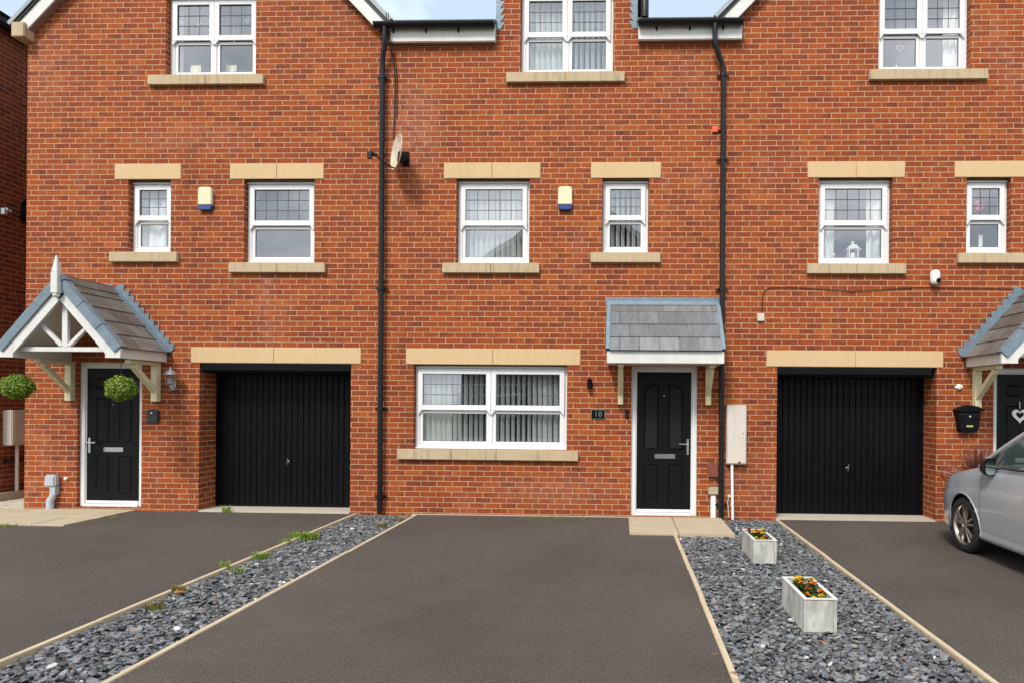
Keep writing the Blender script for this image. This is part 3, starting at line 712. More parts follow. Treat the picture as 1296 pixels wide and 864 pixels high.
# lean-to canopy
x0, x1 = WX(768, 0, 380), WX(911, 0, 380); D = .60; zb, zf = 3.02, 2.315
sl = math.atan2(zb-zf, D); L = math.hypot(D, zb-zf); up = Vector((0, math.cos(sl), math.sin(sl))); nn = Vector((0, -math.sin(sl), math.cos(sl)))
cp = MB(); cp.prismx([(-D+.03, zf-.05), (-D+.03, zf-.008), (-.01, zb-.03), (-.002, zb-.03), (-.002, zf-.05)], x0+.03, x1-.03)
cp = cp.build('porch_canopy', 'upvc_soft', hm)
st = MB(); slate_rows(st, (x0+.055, -D-.02, zf-.02), (1,0,0), up, x1-x0-.11, L*.80, 3, .262, rnd, nn, t=.008, half0=1)
st.build('slates', 'slate_grey', cp)
sv = MB()
n2 = 4
for i in range(n2):
    a = x0+.06+(x1-x0-.12)*i/n2; sv.obox(Vector((a+(x1-x0-.12)/n2/2, -D, zf)) + up*(L*.845) + nn*.012, ((x1-x0-.12)/n2/2-.001,0,0), up*(L*.075), nn*.004)
sv.build('top_slip', 'slate_brown', cp)
vc = MB()
for x in (x0+.03, x1-.03): vc.obox(Vector((x, -D-.01, zf-.01)) + up*(L*.47) + nn*.012, (.028,0,0), up*(L*.47), nn*.014)
vc.obox(Vector(((x0+x1)/2, -D, zf)) + up*(L*.945) + nn*.018, ((x1-x0)/2+.0,0,0), up*(L*.045), nn*.010)
vc.box(x0-.02, x1+.0, -.016, -.001, zb-.055, zb+.06)
vc.build('lead_flashing', 'lead', cp, bevel=.003, seg=1)
MB().box(x0+.02, x1-.02, -D-.0, -D+.028, zf-.185, zf-.022).build('fascia', 'white_timber', cp, bevel=.004)
MB().box(x0+.024, x1-.024, -D+.029, -.003, zf-.180, zf-.052).build('soffit', 'upvc_soft', cp)
MB().box(x0+.0, x1-.0, -D-.015, -D+.03, zf-.0215, zf-.008).build('drip_edge', 'black_plastic', cp)
for u in (785.5, 896.5): gallows(cp, WX(u, -.05, 480), zf-.182, .545, .50, .075)
# downpipes belong to the middle house
YP = -.075
xp0, xp1, xp2 = WX(487, -.16, 30), WX(484, YP, 90), WX(480.5, YP, 640)
drainpipe(hm, [(xp0, -.165, 6.84), (xp0, -.165, 6.70), (xp0-.003, -.15, 6.60), (xp1+.005, -.09, 6.40), (xp1, YP, 6.30), ((xp1+xp2)/2, YP, 3.3), (xp2, YP, .02)],
          [(xp1, YP, 6.17), (xp1*.55+xp2*.45, YP, 3.19), (xp1*.25+xp2*.75, YP, 1.5), (xp2, YP, .26)])
xq0, xq1, xq2 = WX(905, -.16, 30), WX(915.5, YP, 90), WX(912.5, YP, 640)
drainpipe(hm, [(xq0, -.165, 6.84), (xq0, -.165, 6.60), (xq0+.01, -.155, 6.53), (xq1-.03, -.09, 6.34), (xq1, YP, 6.26), ((xq1+xq2)/2, YP, 3.3), (xq2, YP, .02)],
          [(xq1, YP, 6.17), (xq1*.75+xq2*.25, YP, 5.0), (xq1*.5+xq2*.5, YP, 3.19), (xq2, YP, .20)])
# =============================== right house
hr = thing('brick_house', 'right red brick terraced house with a white heart on its black door', 'house', (XR0, 0, 0))
w1 = span(1036, 1129.5, 0, 280); w2 = span(1223, 1279.5, 0, 280); w3 = span(1112, 1228.5, 0, 50)
dR = (WX(1257.5, 0, 500), WX(1257.5, 0, 500) + .93); gR = (WX(983, 0, 550), WX(1185, 0, 550))
holes = [(*w1, 3.555, ZL1, 0), (*w2, 3.705, ZL1, 0), (*dR, .03, 2.13, 0), (*gR, -.1, ZL0, .44)]
xcr = (XR0+XR1)/2
gabled_wall(hr, XR0, XR1, holes, xcr, (XR1-XR0)/2, GP, EAVE-.1, (*w3, 6.235, ZT, 0))
sash_window(hr, *w1, 3.555, ZL1, 1, 5, 3, sill=span(1020.5, 1145, 0, 342), lintel=span(1022, 1145, 0, 215))
sash_window(hr, *w2, 3.705, ZL1, 1, 3, 3, sill=span(1210.5, 1298, 0, 328), lintel=span(1208, 1297, 0, 215), joint=(), sjoint=())
sash_window(hr, *w3, 6.235, ZT, 2, 3, 3, sill=span(1099, 1248, 0, 100), lintel=span(1100, 1245, 0, -15))
front_door(hr, *dR, .03, 2.13, 'six', False)
garage(hr, *gR, ZL0, (.505,), *span(970, 1193.5, 0, 450), WX(1072, .42, 597), WX(984, 0, 467), WX(1179, 0, 467))
gable_porch(hr, WX(1218, 0, 440) + .80 + .01)
roof_gable(hr, xcr, (XR1-XR0)/2 + .10, EAVE, GP, -.13, HOUSE_D+.1)
room(hr, XR0+.2, XR1-.1, 3.0, 5.2); room(hr, XR0+1.2, XR1-1.2, 5.5, 7.85)

# =============================== neighbour beyond the passage on the far left
XN = XL0 - 1.02
hn = thing('brick_house', 'shaded brick end wall of the next house, across the passage', 'house', (XN, 0, 0))
NY = .42
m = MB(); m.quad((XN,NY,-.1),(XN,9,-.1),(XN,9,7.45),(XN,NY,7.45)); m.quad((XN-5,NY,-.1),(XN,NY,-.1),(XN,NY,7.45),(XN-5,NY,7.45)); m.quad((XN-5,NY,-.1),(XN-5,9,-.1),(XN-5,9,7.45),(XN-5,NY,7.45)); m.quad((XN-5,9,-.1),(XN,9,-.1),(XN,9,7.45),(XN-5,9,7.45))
m.build('wall', 'brickwork_shade_tint', hn)
z0 = 7.46; m = MB(); m.add([(XN-5.2,NY-.2,z0),(XN+.2,NY-.2,z0),(XN+.2,9.2,z0),(XN-5.2,9.2,z0),(XN-2.5,NY+2.7,z0+1.15),(XN-2.5,6.3,z0+1.15)], [(0,1,4),(1,2,5,4),(2,3,5),(3,0,4,5),(3,2,1,0)])
rn = m.build('roof', 'roof_slate', hn)
m = MB(); m.box(XN-5.2, XN+.16, NY-.16, NY-.03, z0-.15, z0-.01); m.box(XN+.03, XN+.16, NY-.029, 9.1, z0-.15, z0-.01); m.build('gutter', 'black_plastic', hn, bevel=.03)
MB().tube([(XN+.05, NY+.3, .62), (XN+.05, 6, .62)], .025, 8).build('waste_pipe', 'black_plastic', hn)
# ------------------------------------------------------------------ ground
def avgx(u0, v0, u1, v1, z=0.): return (G(u0, v0, z)[0] + G(u1, v1, z)[0]) / 2
struct(MB().quad((-400,-400,-.16),(400,-400,-.16),(400,600,-.16),(-400,600,-.16)).build('ground', 'verge_turf'))
YF = -8.6                                  # front edge of the drives, at the pavement
e1 = avgx(430, 658, 60, 814); e2 = avgx(510, 660, 200, 829); e3 = avgx(858, 683, 925, 850); e4 = avgx(1000, 670, 1230, 842)
EW = .042
def drive(name, x0, x1, y1=-.005):
    return struct(MB().slab([(x0, YF), (x1, YF), (x1, y1), (x0, y1)], -.15, 0.).build(name, 'tarmac'))
pv = [G(-60, 664.5, .02), G(80, 663.5, .02), G(128, 655, .02), G(176, 643.5, .02)]
drive('driveway', -14., e1 - EW/2)
drive('driveway', e2 + EW/2, e3 - EW/2)
drive('driveway', e4 + EW/2, 12.)
for a, b in ((e1, e2), (e3, e4)):
    struct(MB().slab([(a, YF), (b, YF), (b, -.01), (a, -.01)], -.14, -.045).build('slate_bed', 'slate_bed'))
def edging(x, label, y1=-.02, lens=(2.4, 2.4, 2.4, 2.4), step=.012, dx=0.):
    m = MB(); y = y1; i = 0
    while y > YF:
        y2 = max(y - lens[i % len(lens)], YF); o = rnd.uniform(-.004, .004)
        m.box(x - EW/2 + o, x + EW/2 + o, y2 + .002, y - .002, -.14, step + rnd.uniform(-.003, .003)); y = y2; i += 1
    return tag(m.build('edging_board', 'edging_timber', at=(x, y1, 0), bevel=.004), label, 'edging', 'timber edging boards along the slate strips')
edging(e1, 'weedy timber edging between the left driveway and the narrow slate strip')
edging(e2, 'timber edging between the narrow slate strip and the middle driveway')
edging(e3, 'timber edging starting at the paved doorstep, along the left of the wide slate strip', y1=G(855, 674, 0)[1], lens=(1.0, .9, .95))
edging(e4, 'timber edging between the wide slate strip and the right driveway with the silver car')

def chips(name, x0, x1, y0, y1, n, label, avoid=()):
    vs = []; fs = []; rr = random.Random(hash(round(x0*100)) % 1000)
    for q in range(n):
        x = rr.uniform(x0, x1); y = y0 + (y1-y0)*rr.random()**.92
        if any(a < x < b and c < y < d for a, b, c, d in avoid): continue
        L = rr.choice((.015, .021, .027, .034)) * rr.uniform(.75, 1.2); Wd = L * rr.uniform(.36, .75); t = rr.uniform(.003, .007)
        if rr.random() < .03: L *= .6; Wd = L*.8; t = L*.5
        x = min(max(x, x0 + L*.6), x1 - L*.6)
        rz = rr.gauss(.15, .75) if rr.random() < .7 else rr.uniform(0, math.pi); tx = rr.gauss(.06, .36); ty = rr.gauss(0, .24)
        mat = Matrix.Rotation(rz, 3, 'Z') @ Matrix.Rotation(tx, 3, 'X') @ Matrix.Rotation(ty, 3, 'Y')
        c = Vector((x, y, rr.uniform(-.040, -.006))); k = rr.choice((5, 6, 6, 7)); o = len(vs); ph = rr.random()*6
        ring = []
        for i in range(k):
            a = ph + 2*math.pi*(i + rr.uniform(-.22, .22))/k; ring.append((math.cos(a)*L*rr.uniform(.82, 1.1), math.sin(a)*Wd*rr.uniform(.8, 1.1)))
        for (px, py) in ring: vs.append(c + mat @ Vector((px, py, -t)))
        for (px, py) in ring: vs.append(c + mat @ Vector((px, py, t*.4)))
        for (px, py) in ring: vs.append(c + mat @ Vector((px*.82, py*.80, t)))
        fs.append([o+2*k+i for i in range(k)])
        for i in range(k):
            j = (i+1) % k; fs += [[o+i, o+j, o+k+j, o+k+i], [o+k+i, o+k+j, o+2*k+j, o+2*k+i]]
    b = MB(); b.v = [tuple(p) for p in vs]; b.f = fs; b.m = [0]*len(fs)
    o = b.build(name, 'slate_chip', at=((x0+x1)/2, 0, 0)); return tag(o, label, 'slate chippings', None, 'stuff')
step_poly = [G(797, 653, .03), G(906, 653.5, .03), G(927, 675.5, .03), G(802, 672.5, .03)]
sx0, sx1 = WX(798, 0, 560) - .02, WX(925, -.9, 600)
syf = G(860, 674, .03)[1]
chips('slate_chippings', e1 + EW/2 + .003, e2 - EW/2 - .003, -6.6, -.02, 8200, 'narrow strip of loose grey slate chippings left of the middle driveway')
chips('slate_chippings', e3 + EW/2 + .003, e4 - EW/2 - .003, -6.6, -.02, 14500, 'wide strip of loose grey slate chippings with the two planters on it', [(e3-.5, sx1 + .005, syf-.0, .1)])
# doorstep slabs and the paving by the left door
m = MB(); xm = WX(853, -.4, 600); ym = syf * .62
for (a, b, c, d) in ((sx0, xm-.004, ym+.003, -.075), (xm+.004, sx1, ym+.003, -.075), (sx0, xm-.004, syf, ym-.003), (xm+.004, sx1, syf, ym-.003)):
    m.box(a, b, c, d, -.1, .030 + rnd.uniform(-.003, .003))
struct(m.build('paving', 'paving_stone', bevel=.006))
m = MB(); xs = [-13.4]; rr = random.Random(3)
# flagstones, cut off on the skew by the edge of the tarmac
xl, yl = pv[0]; xa, ya = pv[1]; xb, yb = pv[3]
rows = [ya, ya*.53, ya*.02 - .01]
def edge_x(y): return xa + (xb - xa) * (y - ya) / (yb - ya)
for r in range(2):
    y0, y1 = rows[r], rows[r+1]; x = -12.2 - .3*r
    while True:
        x2 = x + .60
        xe0, xe1 = edge_x(y0), edge_x(y1)
        if x >= min(xe0, xe1) - .02 and x >= max(xe0, xe1): break
        p = [(x, y0+.004), (min(x2-.006, xe0), y0+.004), (min(x2-.006, xe1), y1-.003), (x, y1-.003)]
        if x > xe0: p = [(x, y1-.003 - (y1-y0)*(xe1-x)/(xe1-xe0+1e-6)), (min(x2-.006, xe1), y1-.003 - (y1-y0)*max(0,(xe1-(x2)))/(xe1-xe0+1e-6)), (min(x2-.006, xe1), y1-.003), (x, y1-.003)]
        if x2 <= xe0 or xe0 > x: m.slab(p, -.1, .022 + rr.uniform(-.004, .004))
        elif x < xe1: m.slab([(x, y0 + (y1-y0)*(x-xe0)/(xe1-xe0)), (min(x2-.006, xe1), y0 + (y1-y0)*min(1,(x2-xe0)/(xe1-xe0))), (min(x2-.006, xe1), y1-.003), (x, y1-.003)], -.1, .022)
        x = x2
        if x > xb + .1: break
struct(m.build('paving', 'paving_stone', bevel=.004, seg=1))
# passage between the houses: setts, then a low kerb
m = MB(); y = .02
while y < 5:
    x = XN + .02 + rnd.uniform(-.05, 0)
    while x < XL0 - .06:
        m.box(x+.004, min(x+.20, XL0-.01), y+.004, y+.10, -.1, .020+rnd.uniform(-.004, .004)); x += .205
    y += .105
struct(m.build('path', 'concrete', bevel=.006, seg=1))
tag(MB().box(XN+.005, XN+.13, NY+.02, 6., -.1, .14).build('kerb_stone', 'paving_stone', at=(XN+.07, 2, 0), bevel=.01), 'low stone kerb at the foot of the shaded wall in the passage', 'kerb')
# pavement and road in front of the drives
struct(MB().box(-60, 60, YF-2.0, YF-.13, -.15, -.004).build('pavement', 'paving_stone'))
struct(MB().box(-60, 60, YF-.128, YF-.003, -.15, .012).build('drive_kerb', 'kerb'))
struct(MB().box(-60, 60, YF-2.13, YF-2.003, -.15, .002).build('road_kerb', 'kerb'))
struct(MB().box(-60, 60, YF-8.0, YF-2.133, -.155, -.11).build('road', 'asphalt'))

# ------------------------------------------------------------------ weeds
def tuft(name, u, v, n, h, spread, label, mat='grass_blade', z=.0, w=.006, lean=.6, seed=1):
    x, y = G(u, v, z); rr = random.Random(seed); m = MB()
    for i in range(n):
        a = rr.uniform(0, 6.28); r = spread * rr.random()**.6; bx, by = x + math.cos(a)*r, y + math.sin(a)*r*.6
        d = a + rr.uniform(-.8, .8); hh = h*rr.uniform(.5, 1.1); ln = lean*hh*rr.uniform(.4, 1.2); pw = rr.uniform(0, 3.14)
        wx, wy = math.cos(pw)*w*.5, math.sin(pw)*w*.5
        pts = [(0,0,-.03), (ln*.25, hh*.55), (ln, hh)]
        A = [(bx-wx,by-wy,z-.03),(bx+wx,by+wy,z-.03),(bx+wx+math.cos(d)*ln*.3,by+wy+math.sin(d)*ln*.3,z+hh*.6),(bx-wx+math.cos(d)*ln*.3,by-wy+math.sin(d)*ln*.3,z+hh*.6),(bx+math.cos(d)*ln,by+math.sin(d)*ln,z+hh)]
        m.add(A, [(0,1,2,3),(3,2,4)])
    return tag(m.build(name, mat, at=(x, y, z)), label, 'weeds')
tuft('grass_tuft', 386, 680, 280, .072, .17, 'bright green grass tuft, the largest in the narrow slate strip', seed=2, w=.009)
tuft('grass_tuft', 362, 686, 50, .06, .07, 'small green grass tuft just left of the largest tuft on the timber edging', seed=3)
tuft('grass_tuft', 329, 705, 110, .06, .10, 'green grass tuft on the weedy edging, halfway along the narrow slate strip', seed=4)
tuft('grass_tuft', 284, 719, 46, .085, .04, 'sparse upright grass tuft on the edging, left of the halfway grass tuft', seed=5)
tuft('grass_tuft', 302, 722, 50, .04, .07, 'low flat green weed in the slate just below the sparse upright tuft', seed=16)
tuft('dry_weed', 226, 747, 60, .05, .06, 'browning weed against the timber edging of the narrow slate strip', 'grass_dry', seed=6, w=.012)
tuft('dry_weed', 197, 769, 46, .05, .07, 'yellow green weed near the left front end of the narrow slate strip', 'grass_dry', seed=7, w=.016)
tuft('dry_weed', 482, 665, 46, .05, .08, 'straw coloured weed in the slate below the left drainpipe', 'grass_dry', seed=8, w=.010)
tuft('dry_weed', 506, 657, 40, .04, .06, 'yellow moss weed where the narrow slate strip meets the wall', 'grass_dry', seed=18, w=.010)
tuft('grass_tuft', 287, 648, 60, .11, .06, 'green weed growing at the foot of the left black garage door', seed=9, z=.0)
tuft('grass_tuft', 12, 664, 180, .035, .22, 'flat patch of grass at the far left corner of the paving', seed=10, w=.008)
tuft('grass_tuft', 25, 648, 120, .03, .18, 'grass growing in the paving joint by the left house corner', seed=11, w=.007)
tuft('dry_weed', 42, 639, 60, .14, .06, 'dull weed against the wall left of the grey cable box', 'grass_dry', seed=12, w=.007)
tuft('dry_weed', 84, 641, 40, .06, .10, 'small weed at the wall between grey cable box and black door', 'grass_dry', seed=13, w=.012)
tuft('grass_tuft', 142, 656, 26, .05, .05, 'tiny weed on the edge of the paving before the left black door', seed=14)
tuft('moss', 700, 656, 240, .022, .5, 'yellowish moss strip at the foot of the wall under the big window', 'grass_dry', seed=15, w=.008)['kind'] = 'stuff'
def fallen(u, v, label, s=.04, seed=1, z=.005):
    x, y = G(u, v, z); rr = random.Random(seed); m = MB()
    for i in range(3):
        a = rr.uniform(0, 6.28); px, py = x + rr.uniform(-s, s), y + rr.uniform(-s, s); d = Vector((math.cos(a), math.sin(a), rr.uniform(-.2, .4)))*s; e = Vector((-math.sin(a), math.cos(a), rr.uniform(-.3, .5)))*s*.4
        c = Vector((px, py, z + .012)); m.add([c - d, c + e, c + d, c - e], [(0, 1, 2, 3)])
    tag(m.build('dead_leaf', 'dry_leaf', at=(x, y, z)), label, 'leaf')
fallen(222, 751, 'curled brown dead leaves beside the browning weed', .05, 1)
fallen(1035, 812, 'brown dead leaf on the slate in front of the nearer planter', .035, 2)
fallen(930, 853, 'tan dead leaf at the front end of the edging by the wide slate strip', .016, 3)
fallen(905, 829, 'scrap of dry leaf on the right edge of the middle driveway', .011, 4)
fallen(480, 668, 'reddish dead leaves in the slate below the left drainpipe', .045, 5)

# ------------------------------------------------------------------ wall-mounted things
def wb(u, v): return W(u, v, 0)
def alarm(u, v, label):
    x, z = wb(u, v); t = thing('alarm_box', label, 'alarm box', (x, 0, z), 'burglar alarm boxes on the first floor')
    MB().prism([(x-.098, z-.088), (x+.098, z-.088), (x+.098, z+.130), (x+.088, z+.155), (x+.066, z+.165), (x-.066, z+.165), (x-.088, z+.155), (x-.098, z+.130)], -.064, -.001).build('cover', 'cream_plastic', t, bevel=.008, seg=2)
    MB().prism([(x-.096, z-.089), (x-.096, z-.140), (x-.080, z-.160), (x+.080, z-.160), (x+.096, z-.140), (x+.096, z-.089)][::-1], -.060, -.001).build('strobe', 'blue_plastic', t, bevel=.008, seg=2)
alarm(262, 253, 'cream and blue alarm box between the two first floor windows of the left house')
alarm(715.5, 252.5, 'cream and blue alarm box between the two first floor windows of the middle house')

def dish(c, n, dia, label, mat, lnb_mat, wall_pt, arm_dir):
    c = Vector(c); n = Vector(n).normalized(); t = thing('satellite_dish', label, 'satellite dish', tuple(c))
    r = dia/2; prof = [(.02, -.055*1)] + [(r*k/6, -.055*(1-(k/6)**2)) for k in range(1, 7)]
    back = [(q, h-.012) for q, h in reversed(prof)]
    m = MB(); m.lathe(c, [(r, 0), (r, -.012)] + [], 28, n); m = MB()
    # concave reflector: bowl front and back skins
    x = n.orthogonal().normalized(); up = Vector((0,0,1)); x = up.cross(n).normalized(); y = n.cross(x)
    N = 28; vs = []; fs = []; P = prof + back
    for q, h in P:
        for k in range(N): a = 2*math.pi*k/N; vs.append(c + n*h + (x*math.cos(a)*.92 + y*math.sin(a))*q)
    for i in range(len(P)-1):
        for k in range(N): fs.append((i*N+k, i*N+(k+1) % N, (i+1)*N+(k+1) % N, (i+1)*N+k))
    fs.append(tuple(range(N))); fs.append(tuple(range((len(P)-1)*N, len(P)*N)))
    m.add(vs, fs); m.build('reflector', mat, t, smooth=True)
    foot = c - y*r*.93; lnb = c + n*.30 - y*.13
    MB().tube([foot - n*.02, foot + n*.03, lnb], .011, 8).build('feed_arm', 'black_plastic', t, smooth=True)
    f = MB(); f.lathe(lnb + n*.035, [(.03, 0), (.036, .01), (.036, .035), (.024, .05), (.024, .09)], 14, -n); f.obox(lnb + n*.04 - Vector((0,0,.03)), (.028,0,0), (0,.028,0), (0,0,.045)); f.build('receiver', lnb_mat, t, smooth=True)
    b = MB(); w = Vector(wall_pt); b.obox(w, (.045,0,0), (0,.012,0), (0,0,.10)); bk = c - n*.07 - y*.06
    b.tube([w, (w + bk)/2 + Vector((0,-.02,-.05)), bk], .018, 8); b.obox(bk, n*.03, x*.04, y*.07); b.build('mount', 'black_metal', t)
    return t
x, z = W(501, 192, -.30)
dish((x, -.30, z), (-.82, -.58, .10), .50, 'weathered cream satellite dish seen edge on, beside the left drainpipe', 'dish_cream', 'black_plastic', (WX(514, 0, 202), -.014, W(514, 202)[1]), None)
yd = .98
zz = W(28, 266, yd)[1]
dish((XN+.17, yd, zz), (-.22, -1, .12), .44, 'black satellite dish on the shaded wall, half hidden behind the left house corner', 'black_metal', 'grey_plastic', (XN+.012, yd+.10, zz-.05), None)
# loose cables beside the left drainpipe
c1 = [(WX(492.5, -.11, 20), -.235, W(492, 18, -.2)[1]), (WX(494, -.05, 35), -.12, 6.68), (WX(497, -.02, 50), -.02, 6.50), (WX(500, -.01, 100), -.012, W(499.5, 100)[1]), (WX(499.5, -.01, 150), -.012, W(499, 150)[1]), (WX(498, -.02, 178), -.03, W(497, 178)[1])]
c2 = [(x+.03, y-.004 if i else y, z) for i, (x, y, z) in enumerate(c1[:-1])]
m = MB(); m.tube(c1, .007, 6); m.tube(c2, .006, 6)
tag(m.build('cable', 'black_plastic', at=c1[3]), 'pair of black cables hanging down the wall to the cream satellite dish', 'cable')

# carriage lamp on the left house
x, z = wb(221, 487); t = thing('wall_lantern', 'silver carriage lantern on a scrolled arm, right of the left black door', 'wall lamp', (x, 0, z))
lx, ly = WX(215.5, -.16, 478), -.16; zz = W(215.5, 478, -.16)[1]
m = MB(); m.box(x-.03, x+.03, -.022, -.001, z-.07, z+.06); m.tube([(x, -.02, z-.02), (x-.01, -.09, z-.08), (lx+.02, -.15, z-.055), (lx, ly, zz-.10)], .012, 8); m.build('wall_arm', 'silver_paint', t, smooth=True)
m = MB(); m.lathe((lx, ly, zz-.10), [(.022,0),(.05,.012),(.052,.02)], 6); m.lathe((lx, ly, zz-.135), [(.006,0),(.012,.012),(.008,.035)], 8)
for k in range(6):
    a = 2*math.pi*k/6; m.tube([(lx+.05*math.cos(a), ly+.05*math.sin(a), zz-.08), (lx+.075*math.cos(a), ly+.075*math.sin(a), zz+.045)], .005, 5)
m.lathe((lx, ly, zz+.045), [(.088,0),(.095,.006),(.08,.03),(.045,.062),(.018,.075),(.018,.09),(.004,.115)], 12); m.build('lantern_cage', 'silver_paint', t)
MB().lathe((lx, ly, zz-.078), [(.045,0),(.068,.122)], 6).build('lantern_glass', 'lamp_glass', t)
x, z = wb(195, 526); t = thing('key_safe', 'small dark grey square box right of the left black door, under the lantern', 'key safe', (x, 0, z))
MB().box(x-.085, x+.085, -.045, -.001, z-.095, z+.095).build('case', 'safe_grey', t, bevel=.012, seg=2); MB().lathe((x-.005, -.045, z+.045), [(.012,0),(.012,.004)], 10, (0,-1,0)).build('lock', 'chrome', t)
# cable riser box, left
x, z = wb(70, 607); t = thing('cable_box', 'grey plastic cable box on a crooked pipe, left of the left black door', 'cable box', (x, 0, .02))
MB().box(x-.088, x+.075, -.10, -.001, z-.085, z+.085).build('cover', 'grey_plastic', t, bevel=.02, seg=3, smooth=True)
m = MB(); m.box(x-.02, x+.06, -.075, -.001, z-.20, z-.086); p = [(x+.02, -.05, z-.19), (x+.005, -.055, z-.24), (x-.02, -.06, z-.28), (x-.022, -.06, .02)]; m.tube(p, [.042,.045,.050,.052], 10); m.build('conduit', 'grey_plastic', t, smooth=True)
x, z = wb(84.5, 605); tag(MB().lathe((x, -.001, z), [(.022,0),(.022,.03),(.012,.04)], 12, (0,-1,0)).build('overflow_cap', 'white_plastic', at=(x, 0, z)), 'tiny white pipe cap on the wall beside the grey cable box', 'pipe cap')
# meter cupboard in the passage
yv = 1.0; xm_ = XN + .11; z1 = W(20, 518, yv)[1]; z0 = W(20, 562, yv)[1]
t = thing('meter_box', 'pale meter box on the shaded wall in the passage, partly behind the house corner', 'meter box', (xm_, yv, z0))
MB().box(XN+.002, XN+.16, yv-.27, yv+.28, z0, z1).build('case', 'meter_plastic', t, bevel=.012); MB().box(XN+.161, XN+.168, yv-.24, yv+.25, z0+.03, z1-.03).build('door', 'meter_plastic', t, bevel=.003)
MB().tube([(XN+.09, yv-.10, z0), (XN+.09, yv-.10, .12)], .026, 10).build('pipe', 'meter_plastic', t, smooth=True)

# middle house
x, z = wb(746.5, 485); t = thing('wall_light', 'slim black wall light above the number 10 plaque', 'wall lamp', (x, 0, z))
m = MB(); m.box(x-.022, x+.022, -.018, -.001, z-.03, z+.03); m.build('backplate', 'black_metal', t); MB().tube([(x, -.055, z-.072), (x, -.055, z+.06)], .034, 16).build('shade', 'black_metal', t, smooth=True); MB().tube([(x, -.055, z+.061), (x, -.055, z+.078)], .014, 10).build('cap', 'black_metal', t)
x, z = wb(757, 523.5); t = thing('house_number', 'small black plaque with the number 10 in silver, left of the middle door', 'number sign', (x, 0, z))
MB().box(x-.098, x+.098, -.014, -.001, z-.068, z+.068).build('rim', 'silver_paint', t, bevel=.004); MB().box(x-.089, x+.089, -.017, -.0145, z-.059, z+.059).build('plate', 'black_metal', t)
def text(body, size, loc, mat, parent, name):
    cu = bpy.data.curves.new(name, 'FONT'); cu.body = body; cu.size = size; cu.extrude = .0015; cu.align_x = 'CENTER'; cu.align_y = 'CENTER'; cu.space_character = 1.1
    o = bpy.data.objects.new('tmp', cu); COL.objects.link(o); bpy.context.view_layer.update()
    me = bpy.data.meshes.new_from_object(o.evaluated_get(bpy.context.evaluated_depsgraph_get())); bpy.data.objects.remove(o)
    L = root_loc(parent); me.transform(Matrix.Translation(Vector(loc) - L) @ Matrix.Rotation(R(90), 4, 'X')); me.materials.clear(); me.materials.append(M[mat])
    o = bpy.data.objects.new(name, me); COL.objects.link(o); o.parent = parent; return o
text('10', .105, (x, -.0188, z-.002), 'silver_paint', t, 'numerals')
x, z = wb(793.5, 523); t = thing('doorbell', 'narrow black doorbell on the brick left of the middle door frame', 'doorbell', (x, 0, z))
MB().box(x-.026, x+.026, -.024, -.001, z-.066, z+.066).build('case', 'black_plastic', t, bevel=.008); MB().lathe((x, -.024, z-.03), [(.013,0),(.013,.004)], 14, (0,-1,0)).build('button', 'car_trim', t)
x, z = wb(932, 550); t = thing('meter_box', 'tall pale meter box with a white pipe below it, right of the right drainpipe', 'meter box', (x, 0, z-.42))
a, b = WX(919.5, -.06, 550), WX(944.5, -.06, 550); zt, zb_ = W(932, 512, -.06)[1], W(932, 587, -.06)[1]
MB().box(a, b, -.085, -.001, zb_, zt).build('case', 'meter_plastic', t, bevel=.012, seg=2); MB().box(a+.012, b-.012, -.091, -.086, zb_+.015, zt-.015).build('door', 'meter_plastic', t, bevel=.003)
m = MB(); m.lathe((b-.05, -.091, (zt+zb_)/2+.02), [(.009,0),(.009,.004)], 10, (0,-1,0)); m.box((a+b)/2+.02, (a+b)/2+.06, -.094, -.0905, zb_+.02, zb_+.042); m.build('lock', 'brown_plastic', t)
xp = WX(926.5, -.04, 620); MB().tube([(xp-.005, -.045, zb_), (xp+.012, -.045, .0)], .021, 10).build('pipe', 'white_plastic', t, smooth=True)
x, z = wb(902, 594); t = thing('junction_box', 'brick red plastic box right of the middle door, above the beige one', 'junction box', (x, 0, z))
MB().box(x-.072, x+.072, -.06, -.001, z-.098, z+.098).build('case', 'brown_plastic', t, bevel=.01); MB().tube([(x+.03,-.03,z-.10),(x+.045,-.03,z-.13),(x+.09,-.03,z-.19)], .005, 6).build('wire', 'black_plastic', t)
x, z = wb(902.5, 620); t = thing('cable_box', 'small beige cable box on a pale conduit, low beside the middle door', 'cable box', (x, 0, .02))
MB().box(x-.073, x+.073, -.075, -.001, z-.055, z+.055).build('cover', 'beige_plastic', t, bevel=.015, seg=2); MB().box(x-.036, x+.036, -.05, -.001, .0, z-.056).build('conduit', 'white_plastic', t, bevel=.012)
x, z = wb(922.5, 627); m = MB(); m.lathe((x, -.001, z), [(.02,0),(.024,.025),(.014,.04)], 12, (0,-1,0)); m.tube([(x,-.02,z),(x-.02,-.02,z-.09),(x,-.02,z-.3)], .006, 6)
tag(m.build('pipe_stub', 'cream_timber', at=(x, 0, z)), 'tiny cream pipe stub between the right drainpipe and the white meter pipe', 'pipe cap')
x, z = wb(905.5, 164.5); m = MB(); m.box(x-.05, x+.03, -.03, -.001, z-.045, z+.045); m.tube([(x+.03,-.02,z-.005),(x+.06,-.02,z-.005)], .022, 8)
tag(m.build('wall_clip', 'orange_plastic', at=(x, 0, z), bevel=.006), 'small bright orange plastic fitting beside the right drainpipe', 'fitting')
